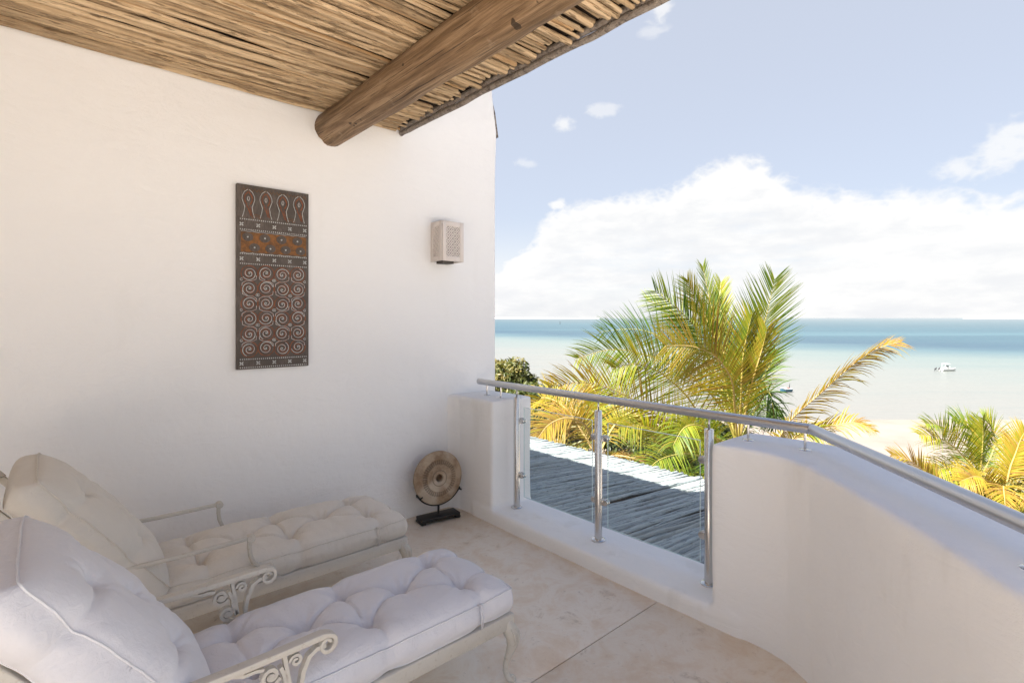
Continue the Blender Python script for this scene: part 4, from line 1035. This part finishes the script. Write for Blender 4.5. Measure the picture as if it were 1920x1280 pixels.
# ================================================================== BOATS
M_gel = simple('white gelcoat', (.62, .62, .60), .3); M_mot = simple('dark outboard cowl', (.03, .03, .035), .4); M_blue = simple('dark blue hull paint', (.035, .10, .15), .4)
M_red = simple('rust red cloth', (.30, .06, .05), .8); M_scr = simple('tinted windscreen', (.10, .12, .13), .1); M_buff = simple('sand coloured deck', (.46, .42, .32), .7)
def hull(L, B_, Hh, mats=None):
    st_ = [(0, .92, .0), (.12, .98, .0), (.35, 1.0, .0), (.6, .88, .04), (.8, .60, .12), (.93, .28, .24), (1.0, .02, .34)]
    v = []; mb = MB()
    for (u, w_, rise) in st_:
        x = L*u; b_ = B_/2*w_
        v += [(x, -b_, Hh*(1+rise)), (x, -b_*.86, Hh*.30+Hh*rise*.6), (x, -b_*.25, -.12+Hh*rise*1.2), (x, b_*.25, -.12+Hh*rise*1.2), (x, b_*.86, Hh*.30+Hh*rise*.6), (x, b_, Hh*(1+rise)), (x, b_*.84, Hh*(1+rise)), (x, b_*.8, Hh*.62), (x, -b_*.8, Hh*.62), (x, -b_*.84, Hh*(1+rise))]
    n = 10; f = [(i*n+k, i*n+(k+1) % n, (i+1)*n+(k+1) % n, (i+1)*n+k) for i in range(len(st_)-1) for k in range(n)]
    f += [tuple(range(n-1, -1, -1)), tuple((len(st_)-1)*n+k for k in range(n))]
    return mb.add(v, f)
def ws(px, py):
    d = (H-SEA)*984/(py-596); q = P(px, py, d); return Vector((q.x, q.y, SEA))
b1 = thing('motor_boat', 'small white motorboat with a sun canopy and two dark outboards out on the pale water', 'boat', ws(1764, 695))
b1.rotation_euler = (0, 0, R(-41.8+6)); b1.scale = (.9, .9, .9)
obj('hull', hull(4.1, 1.7, .55).mesh(), M_gel, b1)
obj('console', MB().box(1.2, 1.9, -.32, .32, .35, 1.05).mesh(), M_gel, b1)
obj('windscreen', MB().box(1.85, 1.90, -.34, .34, 1.05, 1.30).mesh(), M_scr, b1)
bev(obj('canopy', MB().box(.75, 2.15, -.62, .62, 1.72, 1.79).mesh(), M_gel, b1), .02)
for x in (.85, 2.0):
    for y_ in (-.52, .52): obj('canopy_pole', MB().tube([(x, y_, .4), (x, y_, 1.73)], .025, 6).mesh(), M_gel, b1)
for dx in (-.35, -1.35):
    o = obj('outboard', MB().tube([(dx-.28, 0, .35), (dx-.1, 0, .55), (dx+.10, 0, .80)], [.12, .20, .15], 8).mesh('outboard', True), M_mot, b1)
    obj('shaft', MB().tube([(dx-.2, 0, .45), (dx-.45, 0, .05), (dx-.6, 0, -.05)], [.08, .06, .09], 6).mesh('shaft', True), M_mot, o)
    obj('bracket', MB().box(dx-.1, min(.02, dx+.6), -.05, .05, .20, .32).mesh(), M_gel, b1)
b2 = thing('dinghy', 'little blue hulled dinghy with a short mast moored near the dry palm leaf', 'boat', ws(1482, 734)); b2.rotation_euler = (0, 0, R(150))
obj('hull', hull(1.9, 1.25, .45).mesh(), M_blue, b2)
obj('gunwale', MB().box(.05, 1.35, -.56, .56, .46, .56).mesh(), M_gel, b2)
obj('thwart', MB().box(.5, .8, -.45, .45, .562, .66).mesh(), M_red, b2)
obj('fore_deck', MB().box(.9, 1.45, -.38, .38, .562, .72).mesh(), M_buff, b2)
obj('mast', MB().tube([(.45, .25, .3), (.42, .28, 1.0), (.34, .3, 1.45)], [.06, .06, .03], 8).mesh('mast', True), M_mot, b2)
b3 = thing('buoy', 'tiny dark buoy far out near the horizon on the left', 'buoy', ws(1050, 607))
obj('float', MB().lathe([(.5, -.4), (1.1, 0), (1.2, .6), (.7, 1.1), (.3, 1.3)], 14).mesh('float', True), M_mot, b3)
obj('topmark', MB().lathe([(.18, 1.3), (.18, 3.2), (.6, 3.3), (.6, 4.2), (0, 4.6)], 10).mesh(), M_mot, b3)
